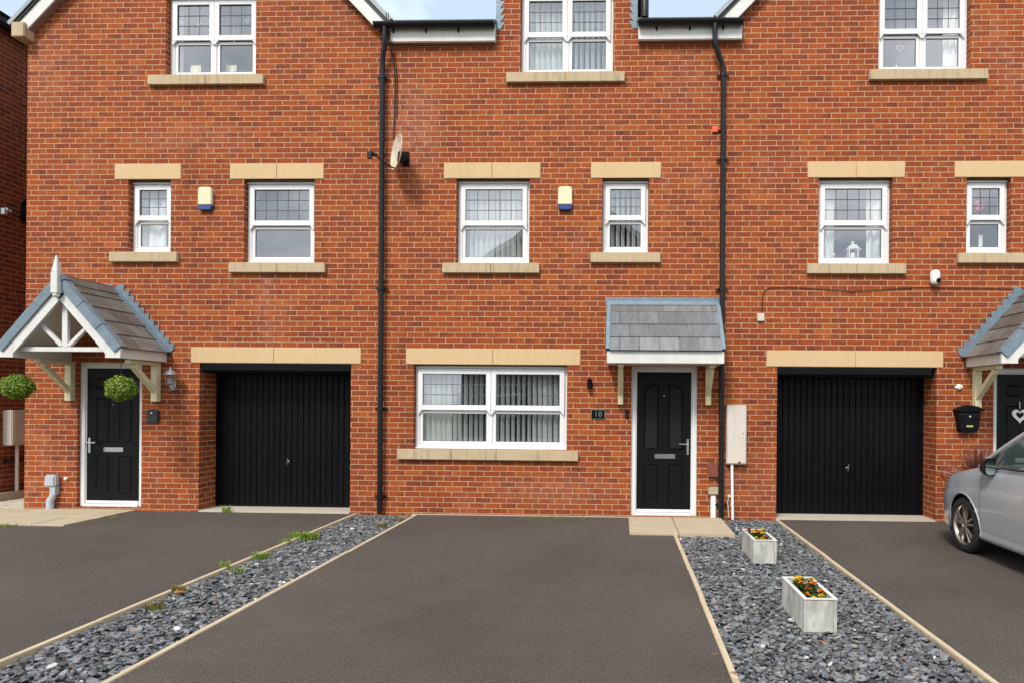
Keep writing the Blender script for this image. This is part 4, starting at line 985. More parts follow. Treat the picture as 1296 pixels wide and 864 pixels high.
# right house
x, z = wb(1181, 352); t = thing('security_camera', 'white security camera with a dark lens below the first floor window of the right house', 'camera', (x, 0, z))
MB().lathe((x, -.058, z-.105), [(.02,0),(.045,.008),(.062,.03),(.066,.055),(.066,.145),(.062,.172),(.045,.194),(.02,.201)], 24).build('body', 'white_plastic', t, smooth=True)
m = MB(); m.lathe((x+.020, -.100, z-.050), [(.036,0),(.036,.020),(.028,.028)], 20, (.25,-1,-.35)); m.build('lens', 'black_plastic', t, smooth=True)
x, z = wb(962.5, 402); t = thing('cable_joint_box', 'small beige cable box at the left end of the black cable on the right house', 'cable box', (x, 0, z))
MB().box(x-.048, x+.048, -.035, -.001, z-.055, z+.055).build('case', 'meter_plastic', t, bevel=.008)
pts = []
for u, v in ((965, 408), (967, 404), (964.5, 395), (965, 376), (968, 368), (975, 364.5), (1000, 364), (1036, 366), (1080, 369), (1120, 367), (1160, 364), (1200, 364.5), (1240, 365), (1290, 366), (1330, 367)):
    a, b = W(u, v, -.012); pts.append((a, -.012, b))
tag(MB().tube(pts, .0048, 6).build('cable', 'black_plastic', at=pts[5]), 'thin black cable sagging across the brick of the right house under the windows', 'cable')
x, z = wb(1213, 489); m = MB(); m.lathe((x, -.001, z), [(.036,0),(.04,.012),(.036,.03),(.018,.042)], 20, (0,-1,0)); m.box(x-.052, x+.052, -.02, -.001, z-.016, z+.016)
tag(m.build('motion_sensor', 'white_plastic', at=(x, 0, z), smooth=True), 'small round white sensor on the wall above the black post box', 'sensor')
x, z = wb(1222, 529); t = thing('post_box', 'black metal post box with curved lid and brass flap, left of the right door', 'post box', (x, 0, z))
m = MB(); m.prism([(-.125+x, -.155+z), (.125+x, -.155+z), (.155+x, .10+z), (-.155+x, .10+z)], -.11, -.001); m.prism([(x-.125,z-.155),(x-.09,z-.185),(x+.09,z-.185),(x+.125,z-.155)], -.10, -.002); m.build('body', 'black_metal', t, bevel=.006)
m = MB(); m.prism([(x-.185, z+.101), (x+.185, z+.101), (x+.175, z+.125), (x+.11, z+.165), (x, z+.185), (x-.11, z+.165), (x-.175, z+.125)], -.15, -.001); m.build('lid', 'black_metal', t, bevel=.006)
MB().box(x-.045, x+.045, -.119, -.1105, z-.115, z-.090).build('flap', 'brass', t, bevel=.003); MB().lathe((x+.005, -.11, z+.03), [(.014,0),(.014,.006)], 12, (0,-1,0)).build('lock', 'chrome', t); MB().box(x-.145, x+.145, -.1125, -.1105, z+.055, z+.062).build('slot_line', 'car_trim', t)
# heart on the right door
yh = .045; x, z = W(1291, 525, yh); t = thing('heart_ornament', 'white open heart hanging on the black door of the right house', 'ornament', (x, yh, z))
def heart(cx, cz, s, y0, y1, wid):
    o = []; q = []
    for i in range(40):
        a = 2*math.pi*i/40; hx = 16*math.sin(a)**3/17; hz = (13*math.cos(a)-5*math.cos(2*a)-2*math.cos(3*a)-math.cos(4*a))/17
        o.append((cx+hx*s, cz+hz*s)); q.append((cx+hx*s*wid, cz+hz*s*wid+s*.02))
    n = 40; m = MB(); vs = [(p[0],y0,p[1]) for p in o] + [(p[0],y0-.003,p[1]) for p in q] + [(p[0],y1,p[1]) for p in o] + [(p[0],y1,p[1]) for p in q]; fs = []
    for i in range(n):
        j = (i+1) % n; fs += [(i,j,n+j,n+i), (i,2*n+i,2*n+j,j), (n+i,n+j,3*n+j,3*n+i), (2*n+i,3*n+i,3*n+j,2*n+j)]
    return m.add(vs, fs)
heart(x, z, .115, yh, yh+.018, .52).build('heart', 'white_plastic', t); MB().tube([(x, yh+.01, z+.09), (x, yh+.01, z+.19)], .006, 6).build('ribbon', 'white_plastic', t)

# cordyline in a pot by the right door
x, y = WX(1240, -.42, 600), -.42; t = thing('cordyline', 'bronze spiky cordyline in a pot beside the right door, behind the silver car', 'plant', (x, y, 0))
MB().lathe((x, y, 0), [(.13,0),(.17,.30),(.185,.31),(.185,.34),(.16,.34),(.155,.30)], 24).build('pot', 'black_plastic', t, smooth=True)
m = MB(); rr = random.Random(5); zb2 = .50
m.tube([(x, y, .28), (x+.01, y, .52)], .025, 8)
for i in range(64):
    a = rr.uniform(0, 6.28); el = rr.uniform(.35, 1.5); L = rr.uniform(.50, .72); w = .025
    d = Vector((math.cos(a)*math.cos(el), math.sin(a)*math.cos(el), math.sin(el))); s = Matrix.Rotation(rr.uniform(-1.2, 1.2), 3, d) @ (d.cross(Vector((0,1,.2))).normalized()*w); b0 = Vector((x, y, zb2)) ; dr = Vector((0,0,-.10*math.cos(el)))
    m.add([b0-s*.7, b0+s*.7, b0+d*L*.5+s, b0+d*L*.5-s, b0+d*L+dr], [(0,1,2,3),(3,2,4)])
m.build('leaves', 'cordyline_leaf', t)

# topiary balls hanging from the left porch
def topiary(u, v, Y, label, seed):
    x, z = W(u, v, Y); t = thing('topiary_ball', label, 'hanging plant', (x, Y, z), 'topiary balls hanging from the left porch')
    rr = random.Random(seed); m = MB(); a0, b0 = .176, .158
    for i in range(3400):
        d = Vector((rr.gauss(0,1), rr.gauss(0,1), rr.gauss(0,1))).normalized(); r = rr.uniform(.84, 1.05) * (1 + .055*math.sin(d.x*6+seed) * math.sin(d.z*7+seed*2) + .04*math.sin(d.y*11+d.x*9)) + (rr.uniform(.04, .16) if rr.random() < .035 else 0)
        c = Vector((x + d.x*a0*r, Y + d.y*a0*r, z + d.z*b0*r)); n = (d + Vector((rr.gauss(0,.5), rr.gauss(0,.5), rr.gauss(.25,.5)))).normalized()
        s = n.orthogonal().normalized(); s = Matrix.Rotation(rr.uniform(0, 6.28), 3, n) @ s; q = n.cross(s); L = rr.uniform(.010, .019)
        m.add([c - s*L, c - q*L*.45 + n*.003, c + s*L, c + q*L*.45 + n*.003], [(0, 1, 2, 3)])
    m.build('leaves', 'topiary_leaf', t)
    c = MB(); c.lathe((x, Y, z-b0*.85), [(.05,0),(a0*.6,.05),(a0*.83,b0*.6),(a0*.86,b0*.85),(a0*.8,b0*1.2),(a0*.5,b0*1.6),(.03,b0*1.7)], 20); c.build('core', 'bedding_leaf', t, smooth=True)
    MB().tube([(x, Y, z+b0*.8), (x, Y, 2.14)], .004, 6).build('hanging_wire', 'black_plastic', t)
topiary(22, 489, -.86, 'green topiary ball hanging at the left end of the left porch, outside the house corner', 11)
topiary(153, 491, -.86, 'green topiary ball hanging before the left black door', 12)

# planters on the slate
def planter(u, vb, yl, rot, label, seed, w=.235, h=.235, L=.62):
    x, y = G(u, vb, -.01); t = thing('planter', label, 'planter', (x, y, -.01), 'wooden trough planters on the slate')
    z0 = -.015; hw = w/2; th = .022; mat = Matrix.Rotation(rot, 3, 'Z')
    def P(px, py, pz): q = mat @ Vector((px, py, 0)); return (x+q.x, y+q.y, z0+pz)
    def bx(m, a, b, c, d, e, f): m.add([P(a,c,e),P(b,c,e),P(b,d,e),P(a,d,e),P(a,c,f),P(b,c,f),P(b,d,f),P(a,d,f)], [(0,3,2,1),(4,5,6,7),(0,1,5,4),(1,2,6,5),(2,3,7,6),(3,0,4,7)])
    m = MB(); bx(m, -hw, -hw+th, .002, L, 0, h); bx(m, hw-th, hw, .002, L, 0, h); bx(m, -hw+th+.001, hw-th-.001, .005, th, 0, h); bx(m, -hw+th+.001, hw-th-.001, L-th, L-.003, 0, h)
    b = m.build('box', 'weathered_white', t, bevel=.003, seg=1)
    m = MB(); bx(m, -hw-.003, -hw+th+.003, -.002, L+.003, h+.001, h+.008); bx(m, hw-th-.003, hw+.003, -.002, L+.003, h+.001, h+.008); bx(m, -hw+th+.004, hw-th-.004, -.002, th+.003, h+.001, h+.008); bx(m, -hw+th+.004, hw-th-.004, L-th-.003, L+.003, h+.001, h+.008); m.build('rim', 'upvc_soft', t)
    m = MB(); bx(m, -hw+th+.002, hw-th-.002, th+.002, L-th-.003, .02, h-.055); m.build('soil', 'soil', t)
    rr = random.Random(seed); lv = MB()
    def leaf(c, d, Ln, wd): 
        d = d.normalized(); s = d.cross(Vector((0,0,1)) + Vector((rr.gauss(0,.3), rr.gauss(0,.3), 0))).normalized()*wd; c = Vector(c); lv.add([c, c+d*Ln*.5+s, c+d*Ln, c+d*Ln*.5-s], [(0,1,2,3)])
    n = 12; flowers = []
    cols = ['yellow_petal','orange_petal','yellow_petal','red_petal','yellow_petal','orange_petal','yellow_petal','red_petal','yellow_petal','orange_petal','yellow_petal','orange_petal']; rr.shuffle(cols)
    for i in range(n):
        py = .06 + (L-.12)*(i+.5)/n; px = rr.uniform(-.035, .035) + (.042 if i % 2 else -.042); bz = h-.055; top = h + rr.uniform(-.015, .045)
        for j in range(44):
            a = rr.uniform(0, 6.28); zz = rr.uniform(bz, top-.01); leaf(P(px+rr.gauss(0,.012), py+rr.gauss(0,.012), zz), Vector((math.cos(a), math.sin(a), rr.uniform(-.1,.8))), rr.uniform(.03,.06), rr.uniform(.007,.014))
        c = Vector(P(px, py, top)); mb = MB(); flowers.append((mb, cols[i])); rad = rr.uniform(.020, .029)
        for ring, (rf, zf, k) in enumerate(((1., 0., 11), (.75, .006, 9), (.45, .011, 7), (.2, .014, 4))):
            for j in range(k):
                a = 2*math.pi*(j+rr.random()*.4)/k; d = Vector((math.cos(a), math.sin(a), 0)); s = Vector((-d.y, d.x, 0))*rad*.33; e = c + d*rad*rf + Vector((0,0,zf + rr.uniform(-.003,.003))); b0 = c + d*rad*rf*.3 + Vector((0,0,zf*.7))
                mb.add([b0, e - s, e + d*rad*.12 + Vector((0,0,.002)), e + s], [(0,1,2,3)])
    lv.build('foliage', 'bedding_leaf', t)
    for mb, kx in flowers: mb.build('flower', kx, t)
planter(1038.5, 799.5, 0, R(1), 'weathered white trough planter with bright pansies, the nearer one on the slate', 21)
planter(968.5, 712.5, 0, R(1), 'weathered white trough planter with pansies, the farther one near the meter box', 22, w=.232)
# ------------------------------------------------------------------ behind the glass
def blind(u0, u1, z0, z1, label, pitch=.076, ang=lambda t: 50, Y=.235):
    x0, x1 = WX(u0, Y, 400), WX(u1, Y, 400); m = MB(); rr = random.Random(int(u0)); n = int((x1-x0)/pitch)
    t = thing('vertical_blind', label, 'blind', ((x0+x1)/2, Y, z0), 'vertical blinds in the middle house')
    for i in range(n+1):
        x = x0 + pitch*i + rr.uniform(-.003, .003); a = R(ang(i/n) + rr.uniform(-4, 4)); d = Vector((math.cos(a), math.sin(a), 0))*.044
        m.obox((x, Y, (z0+z1)/2), d, Vector((-d.y, d.x, 0)).normalized()*.0008, (0,0,(z1-z0)/2))
    m.build('slats', 'blind_fabric', t); MB().box(x0-.03, x1+.03, Y-.025, Y+.025, z1+.002, z1+.04).build('head_rail', 'white_plastic', t)
blind(577, 672, 3.57, 4.76, 'white vertical blind half open in the wide first floor window of the middle house', ang=lambda t: 50)
blind(761, 823, 3.72, 4.76, 'white vertical blind in the narrow first floor window of the middle house', ang=lambda t: 56)
blind(657, 779, 6.25, 7.43, 'white vertical blind in the top dormer window of the middle house', ang=lambda t: 40 if t < .5 else 62, pitch=.08)
blind(524, 718, .95, 2.13, 'white vertical blind with open dark gaps, in the big ground floor window', ang=lambda t: 53 if t < .25 else (66 if t < .78 else 52), pitch=.077)
def curtain(x0, x1, z0, z1, label, Y=.225, mat='curtain', taper=0., seed=1, group=None):
    rr = random.Random(seed); m = MB(); n = 30; rows = 8; vs = []; fs = []
    for j in range(rows+1):
        q = j/rows; w = 1 - taper*(math.sin(math.pi*min(1, q*1.25)/1.6)) if taper else 1
        for i in range(n+1):
            t = i/n; x = x0 + (x1-x0)*t*w; y = Y + .022*math.sin(t*26 + math.sin(t*7+seed)*1.2) + .004*math.sin(q*5+t*9)
            vs.append((x, y, z1 - (z1-z0)*q))
    for j in range(rows):
        for i in range(n): a = j*(n+1)+i; fs.append((a, a+1, a+n+2, a+n+1))
    m.add(vs, fs); return tag(m.build('curtain', mat, at=(x0, Y, z0), smooth=True), label, 'curtain', group)
def ox(u, v, Y=.26): return W(u, v, Y)
# left house, top window: two cards and paper birds
x0 = ox(213, 50)[0]
curtain(x0, x0+.24, 6.25, 7.42, 'pale curtain at the left edge of the top window of the left house', seed=2)
for u, lab in ((247, 'cream card standing in the left light of the top left window'), (292, 'cream card standing in the right light of the top left window')):
    x, _ = ox(u, 85); m = MB(); m.obox((x, .27, 6.425), (.078,0,.0), (0,.003,.0), (-.006,.02,.108)); m.obox((x, .262, 6.44), (.054,0,0), (0,.0025,0), (-.004,.013,.062))
    tag(m.build('card', 'card', at=(x, .27, 6.3)), lab, 'card')
def bird(u, v, label, s=.05):
    x, z = ox(u, v); m = MB(); m.lathe((x-s, .25, z), [(.002,0),(.012,.02),(.014,.05),(.004,.085),(.002,.1)], 8, (1,0,.35)); m.add([(x-.01,.25,z+.01),(x+.02,.25,z+.015),(x+.03,.22,z+.075)], [(0,1,2)]); m.add([(x-.01,.25,z+.01),(x+.02,.25,z+.015),(x-.03,.28,z-.055)], [(0,1,2)]); m.tube([(x, .25, z), (x, .25, 7.38)], .0015, 4)
    tag(m.build('bird_ornament', 'ornament_white', at=(x, .25, z)), label, 'ornament')
bird(253, 33, 'white bird ornament in the upper left light of the top left window'); bird(314, 28, 'white bird ornament at the right edge of the top left window', .06); bird(296, 57, 'white bird ornament above the card in the lower right light of the top left window')
# left house, first floor
x0 = ox(309, 280)[0]
curtain(x0, x0+.30, 3.57, 4.76, 'pale tied-back curtain at the left of the wide first floor window, left house', taper=.55, seed=3)
x0 = ox(163, 280)[0]
curtain(x0, x0+.60, 3.72, 4.76, 'white net curtain in the narrow first floor window of the left house', seed=4)
x, z = ox(322, 322); tag(MB().lathe((x, .24, 3.634), [(.03,0),(.012,.02),(.045,.07),(.05,.10),(.03,.14),(.006,.15)], 16).build('glass_ornament', 'lamp_glass', at=(x, .24, 3.575), smooth=True), 'round glass ornament on the inner sill, wide first floor window of the left house', 'ornament')
# right house, top window
x, z = ox(1138, 62); t = heart(x, z, .055, .24, .252, .72); t.tube([(x, .246, z+.03), (x, .246, 7.4)], .0015, 4)
tag(t.build('heart_ornament', 'ornament_white', at=(x, .246, z)), 'white heart hanging in the lower left light of the top right window', 'ornament')
x0 = ox(1191, 50)[0]; curtain(x0, x0+.30, 6.25, 7.42, 'white curtain at the right of the top right window', seed=5, taper=.25)
x, z = ox(1204, 62, .22); t = heart(x, z, .05, .215, .225, .72); t.tube([(x, .22, z+.03), (x, .22, 7.4)], .0015, 4)
tag(t.build('heart_ornament', 'ornament_white', at=(x, .22, z)), 'white heart hanging before the curtain in the right light of the top right window', 'ornament')
x, z = ox(1134, 82); m = MB(); m.lathe((x, .25, 6.25), [(.05,0),(.05,.01),(.015,.02),(.07,.06),(.085,.10),(.07,.15),(.02,.18)], 18); tag(m.build('glass_ornament', 'lamp_glass', at=(x, .25, 6.25), smooth=True), 'clear glass dome on the inner sill under the hanging heart, top right window', 'ornament')
x, z = ox(1160, 66); m = MB()
for i in range(5): m.lathe((x + .004*math.sin(i*2), .24, z + .11 - i*.07), [(.002,0),(.012,.015),(.012,.028),(.002,.045)], 8)
m.tube([(x, .24, z-.2), (x, .24, z+.3)], .0015, 4); tag(m.build('bead_string', 'ornament_white', at=(x, .24, z)), 'string of white beads hanging by the middle post of the top right window', 'ornament')
# right house, first floor wide window: lantern house, vase, curtains
x0 = ox(1038, 280)[0]; curtain(x0, x0+.19, 3.57, 4.76, 'white curtain at the left of the wide first floor window, right house', seed=6)
x0 = ox(1128, 280)[0]; curtain(x0-.36, x0, 3.57, 4.76, 'white curtain at the right of the wide first floor window, right house', seed=7)
x, _ = ox(1079, 320, .22); z = 3.634; m = MB()
m.box(x-.07, x+.07, .17, .27, z, z+.012); 
for a in (-.062, .062):
    for b in (.175, .265): m.box(x+a-.007, x+a+.007, b-.006, b+.006, z+.0125, z+.175)
m.prism([(x-.12, z+.165), (x-.085, z+.180), (x-.035, z+.235), (x+.035, z+.235), (x+.085, z+.180), (x+.12, z+.165), (x+.08, z+.1755), (x-.08, z+.1755)][::-1], .165, .275)
m.lathe((x, .22, z+.235), [(.03,0),(.02,.015),(.012,.02),(.03,.035),(.005,.055)], 10); m.lathe((x, .22, z+.013), [(.03,0),(.03,.11)], 12)
tag(m.build('lantern_ornament', 'ornament_white', at=(x, .22, z)), 'white house-shaped candle lantern on the inner sill, wide first floor window of the right house', 'ornament')
x, _ = ox(1053, 320, .22); m = MB(); m.lathe((x, .22, z), [(.03,0),(.038,.03),(.02,.05),(.028,.07)], 14); m.lathe((x-.02, .22, z+.07), [(.002,0),(.02,.02),(.025,.03),(.002,.05)], 8); m.lathe((x+.025, .22, z+.075), [(.002,0),(.02,.02),(.02,.03),(.002,.05)], 8)
tag(m.build('vase', 'ornament_white', at=(x, .22, z), smooth=True), 'small white vase of flowers left of the candle lantern', 'vase')
x, _ = ox(1108, 320, .20); m = MB(); m.lathe((x, .20, z), [(.03,0),(.006,.02),(.006,.08),(.045,.12),(.055,.18),(.05,.24)], 16); tag(m.build('glass_vase', 'lamp_glass', at=(x, .20, z), smooth=True), 'clear stemmed glass on the inner sill right of the candle lantern', 'vase')
# right house, narrow window: pink flowers, photo frame, curtain
x, zc = ox(1237, 262, .24); m = MB(); rr = random.Random(9)
for i in range(26):
    d = Vector((rr.gauss(0,.05), rr.gauss(0,.02), rr.gauss(0,.03))); n = Vector((rr.gauss(0,1), -1, rr.gauss(0,1))).normalized(); s = n.orthogonal()*.03; q = n.cross(s); c = Vector((x, .24, zc)) + d; m.add([c-s, c-q*.7, c+s, c+q*.7], [(0,1,2,3)])
m.tube([(x, .24, zc), (x+.03, .25, 3.9), (x+.02, .25, 3.72)], .004, 5); tag(m.build('pink_flowers', 'pink_petals', at=(x, .24, 3.72)), 'bright pink flowers behind the leaded upper pane of the narrow right window', 'flowers')
x, _ = ox(1241, 300, .24); m = MB(); m.ring(x-.026, x+.026, 3.784, 4.02, .012, .235, .247); m.box(x-.013, x+.013, .240, .246, 3.798, 4.007); tag(m.build('photo_frame', 'ornament_white', at=(x, .24, 3.72)), 'tall narrow white frame standing in the narrow window of the right house', 'frame')
x0 = ox(1279, 280)[0]; curtain(x0-.20, x0, 3.72, 4.76, 'white curtain at the right of the narrow window, right house', seed=8)
x, z = ox(661, 559, .24); tag(MB().lathe((x, .24, .955), [(.028,0),(.034,.02),(.03,.08),(.012,.10),(.012,.12)], 14).build('red_bottle', 'red_plastic', at=(x, .24, .955), smooth=True), 'small red object on the inner sill of the big ground floor window', 'bottle')

# ------------------------------------------------------------------ silver hatchback, nose to the house
def hermite(ks, y):
    if y <= ks[0][0]: return ks[0][1]
    for (a, p), (b, q) in zip(ks, ks[1:]):
        if y <= b:
            t = (y-a)/(b-a); t2 = t
            return p + (q-p)*t2
    return ks[-1][1]
def smoothk(ks, y, h=.05): return (hermite(ks, y-h) + 2*hermite(ks, y) + hermite(ks, y+h))/4
wx_, wy_ = G(1216, 699, 0)
CW, CLEN = .835, 3.95
FWY, RWY, WR = .80, 3.27, .302            # wheel centres behind the nose, wheel radius
car_x = WX(1222, wy_) + .0 + CW; nose_y = wy_ + .05 + FWY
CARLOC = (car_x, nose_y - CLEN/2, 0)
car = thing('parked_car', 'silver hatchback parked nose to the house, cut by the right edge of the picture', 'car', CARLOC)
def cp_(x, y, z): return (car_x + x, nose_y - y, z)    # car space: x across, y back from the nose, z up
hw_k = [(0,.50),(.03,.60),(.10,.70),(.22,.765),(.40,.805),(.7,.83),(1.2,.835),(2.8,.835),(3.4,.82),(3.75,.76),(3.9,.68),(3.95,.60)]
sill_k = [(0,.30),(.06,.20),(.3,.18),(1.0,.20),(3.0,.20),(3.6,.22),(3.88,.26),(3.95,.36)]
hs_k = [(0,.58),(.05,.66),(.15,.72),(.35,.80),(.8,.893),(1.15,.945),(2.0,.975),(3.2,1.01),(3.7,1.015),(3.88,.95),(3.95,.80)]
hc_k = [(0,.62),(.05,.71),(.15,.785),(.35,.885),(.8,.975),(1.1,1.01),(1.3,1.0),(2.,.99),(3.2,1.02),(3.7,1.02),(3.88,.96),(3.95,.82)]
def section(y):
    w = smoothk(hw_k, y, .03); zs = smoothk(sill_k, y, .04); hs = smoothk(hs_k, y); hc = smoothk(hc_k, y); H = hs - zs
    P = [(.86, zs), (.955, zs+.005), (.975, zs+.045), (.965, zs+.075), (.975, zs+.12), (.985, zs+.22*H+.04), (.995, zs+.38*H), (1.0, zs+.50*H), (1.0, zs+.60*H), (.998, zs+.68*H), (.985, zs+.715*H), (.978, zs+.75*H), (.972, zs+.84*H), (.955, zs+.93*H), (.925, hs), (.86, hs+.30*(hc-hs)), (.72, hs+.62*(hc-hs)), (.5, hs+.82*(hc-hs)), (.25, hs+.96*(hc-hs)), (0, hc)]
    return [(a*w, z) for a, z in P]
# stations: close together round the wheel arches and with exact lines at the door gaps
G1, G2, G3 = 1.165, 2.25, 3.0
ys = set()
y = 0.
while y <= CLEN + 1e-6: ys.add(round(y, 4)); y += .0125
for g in (G1, G2): ys |= {round(g, 4), round(g+.007, 4)}
ys = sorted(ys); sec = [section(y) for y in ys]; NP = len(sec[0])
AR = .348; AZ = .302
def warp(y, z, c):
    d = math.hypot(y-c, z-AZ)
    return d
grid = {}
for i, y in enumerate(ys):
    for j, (x, z) in enumerate(sec[i]):
        yy, zz = y, z
        for c in (FWY, RWY):
            d = math.hypot(y-c, z-AZ)
            if abs(d-AR) < .03 and x > .55 and d > 1e-4:      # pull the rim onto the arch
                yy = c + (y-c)*AR/d; zz = AZ + (z-AZ)*AR/d
        grid[i, j] = (x, yy, zz)
def inarch(i, j):
    cx = sum(grid[a, b][0] for a, b in ((i,j),(i+1,j),(i,j+1),(i+1,j+1)))/4
    y_ = (ys[i]+ys[i+1])/2; z_ = (sec[i][j][1]+sec[i+1][j][1]+sec[i][j+1][1]+sec[i+1][j+1][1])/4
    return cx > .5 and min(math.hypot(y_-FWY, z_-AZ), math.hypot(y_-RWY, z_-AZ)) < AR - .003
body = MB(); doors = {1: MB(), -1: MB()}; gaps = MB()
DJ0, DJ1 = 4, 13
for sg in (1, -1):
    for i in range(len(ys)-1):
        for j in range(NP-1):
            if inarch(i, j): continue
            q = [grid[i,j], grid[i+1,j], grid[i+1,j+1], grid[i,j+1]]; q = [cp_(sg*x, y, z) for x, y, z in q]
            if sg < 0: pass
            else: q = q[::-1]
            gap = any(abs(ys[i]-g) < 1e-3 for g in (G1, G2)) and DJ0 <= j <= DJ1
            if gap: gaps.add(q, [(0,1,2,3)])
            elif DJ0 <= j <= DJ1 and G1+.006 < ys[i] < G2-.001: doors[sg].add(q, [(0,1,2,3)])
            else: body.add(q, [(0,1,2,3)])
for i in (0, len(ys)-1):
    ring = [cp_(x, ys[i], z) for x, z in sec[i]] + [cp_(-x, ys[i], z) for x, z in sec[i][::-1][1:]]
    body.add(ring, [tuple(range(len(ring)))])
def weld(o):
    bm = bmesh.new(); bm.from_mesh(o.data); bmesh.ops.remove_doubles(bm, verts=bm.verts, dist=.0015); bmesh.ops.recalc_face_normals(bm, faces=bm.faces)
    for f in bm.faces: f.smooth = True
    bm.to_mesh(o.data); bm.free(); return o
def surf_x(y, z):
    P = section(y)
    for (xa_, za), (xb_, zb__) in zip(P[1:], P[2:]):
        if za <= z <= zb__: return xa_ + (xb_-xa_)*(z-za)/max(zb__-za, 1e-5)
    return P[2][0]
for sg in (1, -1):
    for cy_ in (FWY, RWY):                    # rolled lip round each wheel arch
        pts = []
        for q in range(41):
            a_ = R(-14 + 208*q/40); y_, z_ = cy_ + AR*math.cos(a_), AZ + AR*math.sin(a_)
            if z_ > .215: pts.append(cp_(sg*(surf_x(y_, z_) - .004), y_, z_))
        body.tube(pts, .0115, 8)
b = weld(body.build('body', 'car_paint', car)); weld(gaps.build('door_gap', 'car_trim', b))
rp = {}
# greenhouse: outline of the side glass and the roof
def gx(z, base=.772): return base - (z-.93)*.36
DZ = .042
A0, A1 = (1.02, .925+.042), (1.80, 1.385+.042)        # windscreen foot and head
roofk = [(1.80,1.385),(2.1,1.435),(2.6,1.455),(3.1,1.435),(3.45,1.385)]
C0, C1 = (3.78, 1.012), (3.43, 1.417)
rf = MB(); st = []
for y in [1.80 + .11*i for i in range(16)]:
    z = smoothk(roofk, y, .06); e = gx(z) + .004; z += DZ
    st.append([(-e, y, z-.012), (-e*.94, y, z+.006), (-e*.7, y, z+.024), (-e*.35, y, z+.034), (0, y, z+.037), (e*.35, y, z+.034), (e*.7, y, z+.024), (e*.94, y, z+.006), (e, y, z-.012)])
vs = [cp_(*p) for r_ in st for p in r_]; fs = []
for i in range(len(st)-1):
    for j in range(8): a = i*9+j; fs.append((a, a+1, a+10, a+9))
rf.add(vs, fs)
for sg in (1, -1):
    # A pillar, cant rail, B pillar, C pillar in body colour
    def pt(y, z, dx=0): return cp_(sg*(gx(z)+dx), y, z+DZ)
    rf.tube([pt(1.06, .925, .0), pt(1.16, 1.005), pt(1.42, 1.165), pt(1.80, 1.375), pt(2.1, 1.425), pt(2.6, 1.445), pt(3.1, 1.425), pt(3.42, 1.375), pt(3.63, 1.16), pt(3.76, .97)], [.02,.026,.028,.030,.028,.026,.028,.036,.042,.036], 10)
ro = rf.build('roof', 'car_paint', car, smooth=True)
tr = MB(); gw = {}
for sg in (1, -1):
    def pt(y, z, dx=0): return cp_(sg*(gx(z)+dx), y, z+DZ)
    tr.tube([pt(1.10, .935, .022), pt(2.0, .952, .022), pt(3.0, .975, .02), pt(3.70, .99, .01)], .011, 6)
    tr.add([pt(2.23,.945,.004), pt(2.36,.945,.004), pt(2.33,1.43,.004), pt(2.26,1.43,.004)], [(0,1,2,3)])
    tr.add([pt(1.06,.93,.003), pt(1.33,.94,.003), pt(1.33,1.105,.003), pt(1.12,.985,.003)], [(0,1,2,3)])     # corner quarter by the mirror
tr.build('window_trim', 'car_trim', ro)
for sg in (1, -1):
    def pt(y, z, dx=0): return cp_(sg*(gx(z)+dx), y, z+DZ)
    m = MB(); m.add([pt(1.10,.93), pt(2.29,.95), pt(2.29,1.44), pt(2.1,1.425), pt(1.80,1.375), pt(1.42,1.165), pt(1.15,1.005)], [tuple(range(7))]); m.add([pt(2.31,.95), pt(3.72,.985), pt(3.62,1.16), pt(3.42,1.375), pt(3.1,1.425), pt(2.6,1.445), pt(2.31,1.44)], [tuple(range(7))])
    m.build('side_window', 'car_glass', car)
m = MB(); n = 8; vs = []
for k, (y, z) in enumerate((A0, (1.41,1.165), A1)):
    for i in range(n+1): t = -1 + 2*i/n; e = gx(z); vs.append(cp_(e*t, y - .10*(1-t*t)*(1-.4*k/2), z + .02*(1-t*t)))
m.add(vs, [(r_*(n+1)+i, r_*(n+1)+i+1, (r_+1)*(n+1)+i+1, (r_+1)*(n+1)+i) for r_ in range(2) for i in range(n)]); m.build('windscreen', 'car_glass', car, smooth=True)
m = MB(); m.add([cp_(-gx(.985), *C0), cp_(gx(.985), *C0), cp_(gx(1.385), *C1), cp_(-gx(1.385), *C1)], [(0,1,2,3)]); m.build('rear_window', 'car_glass', car)
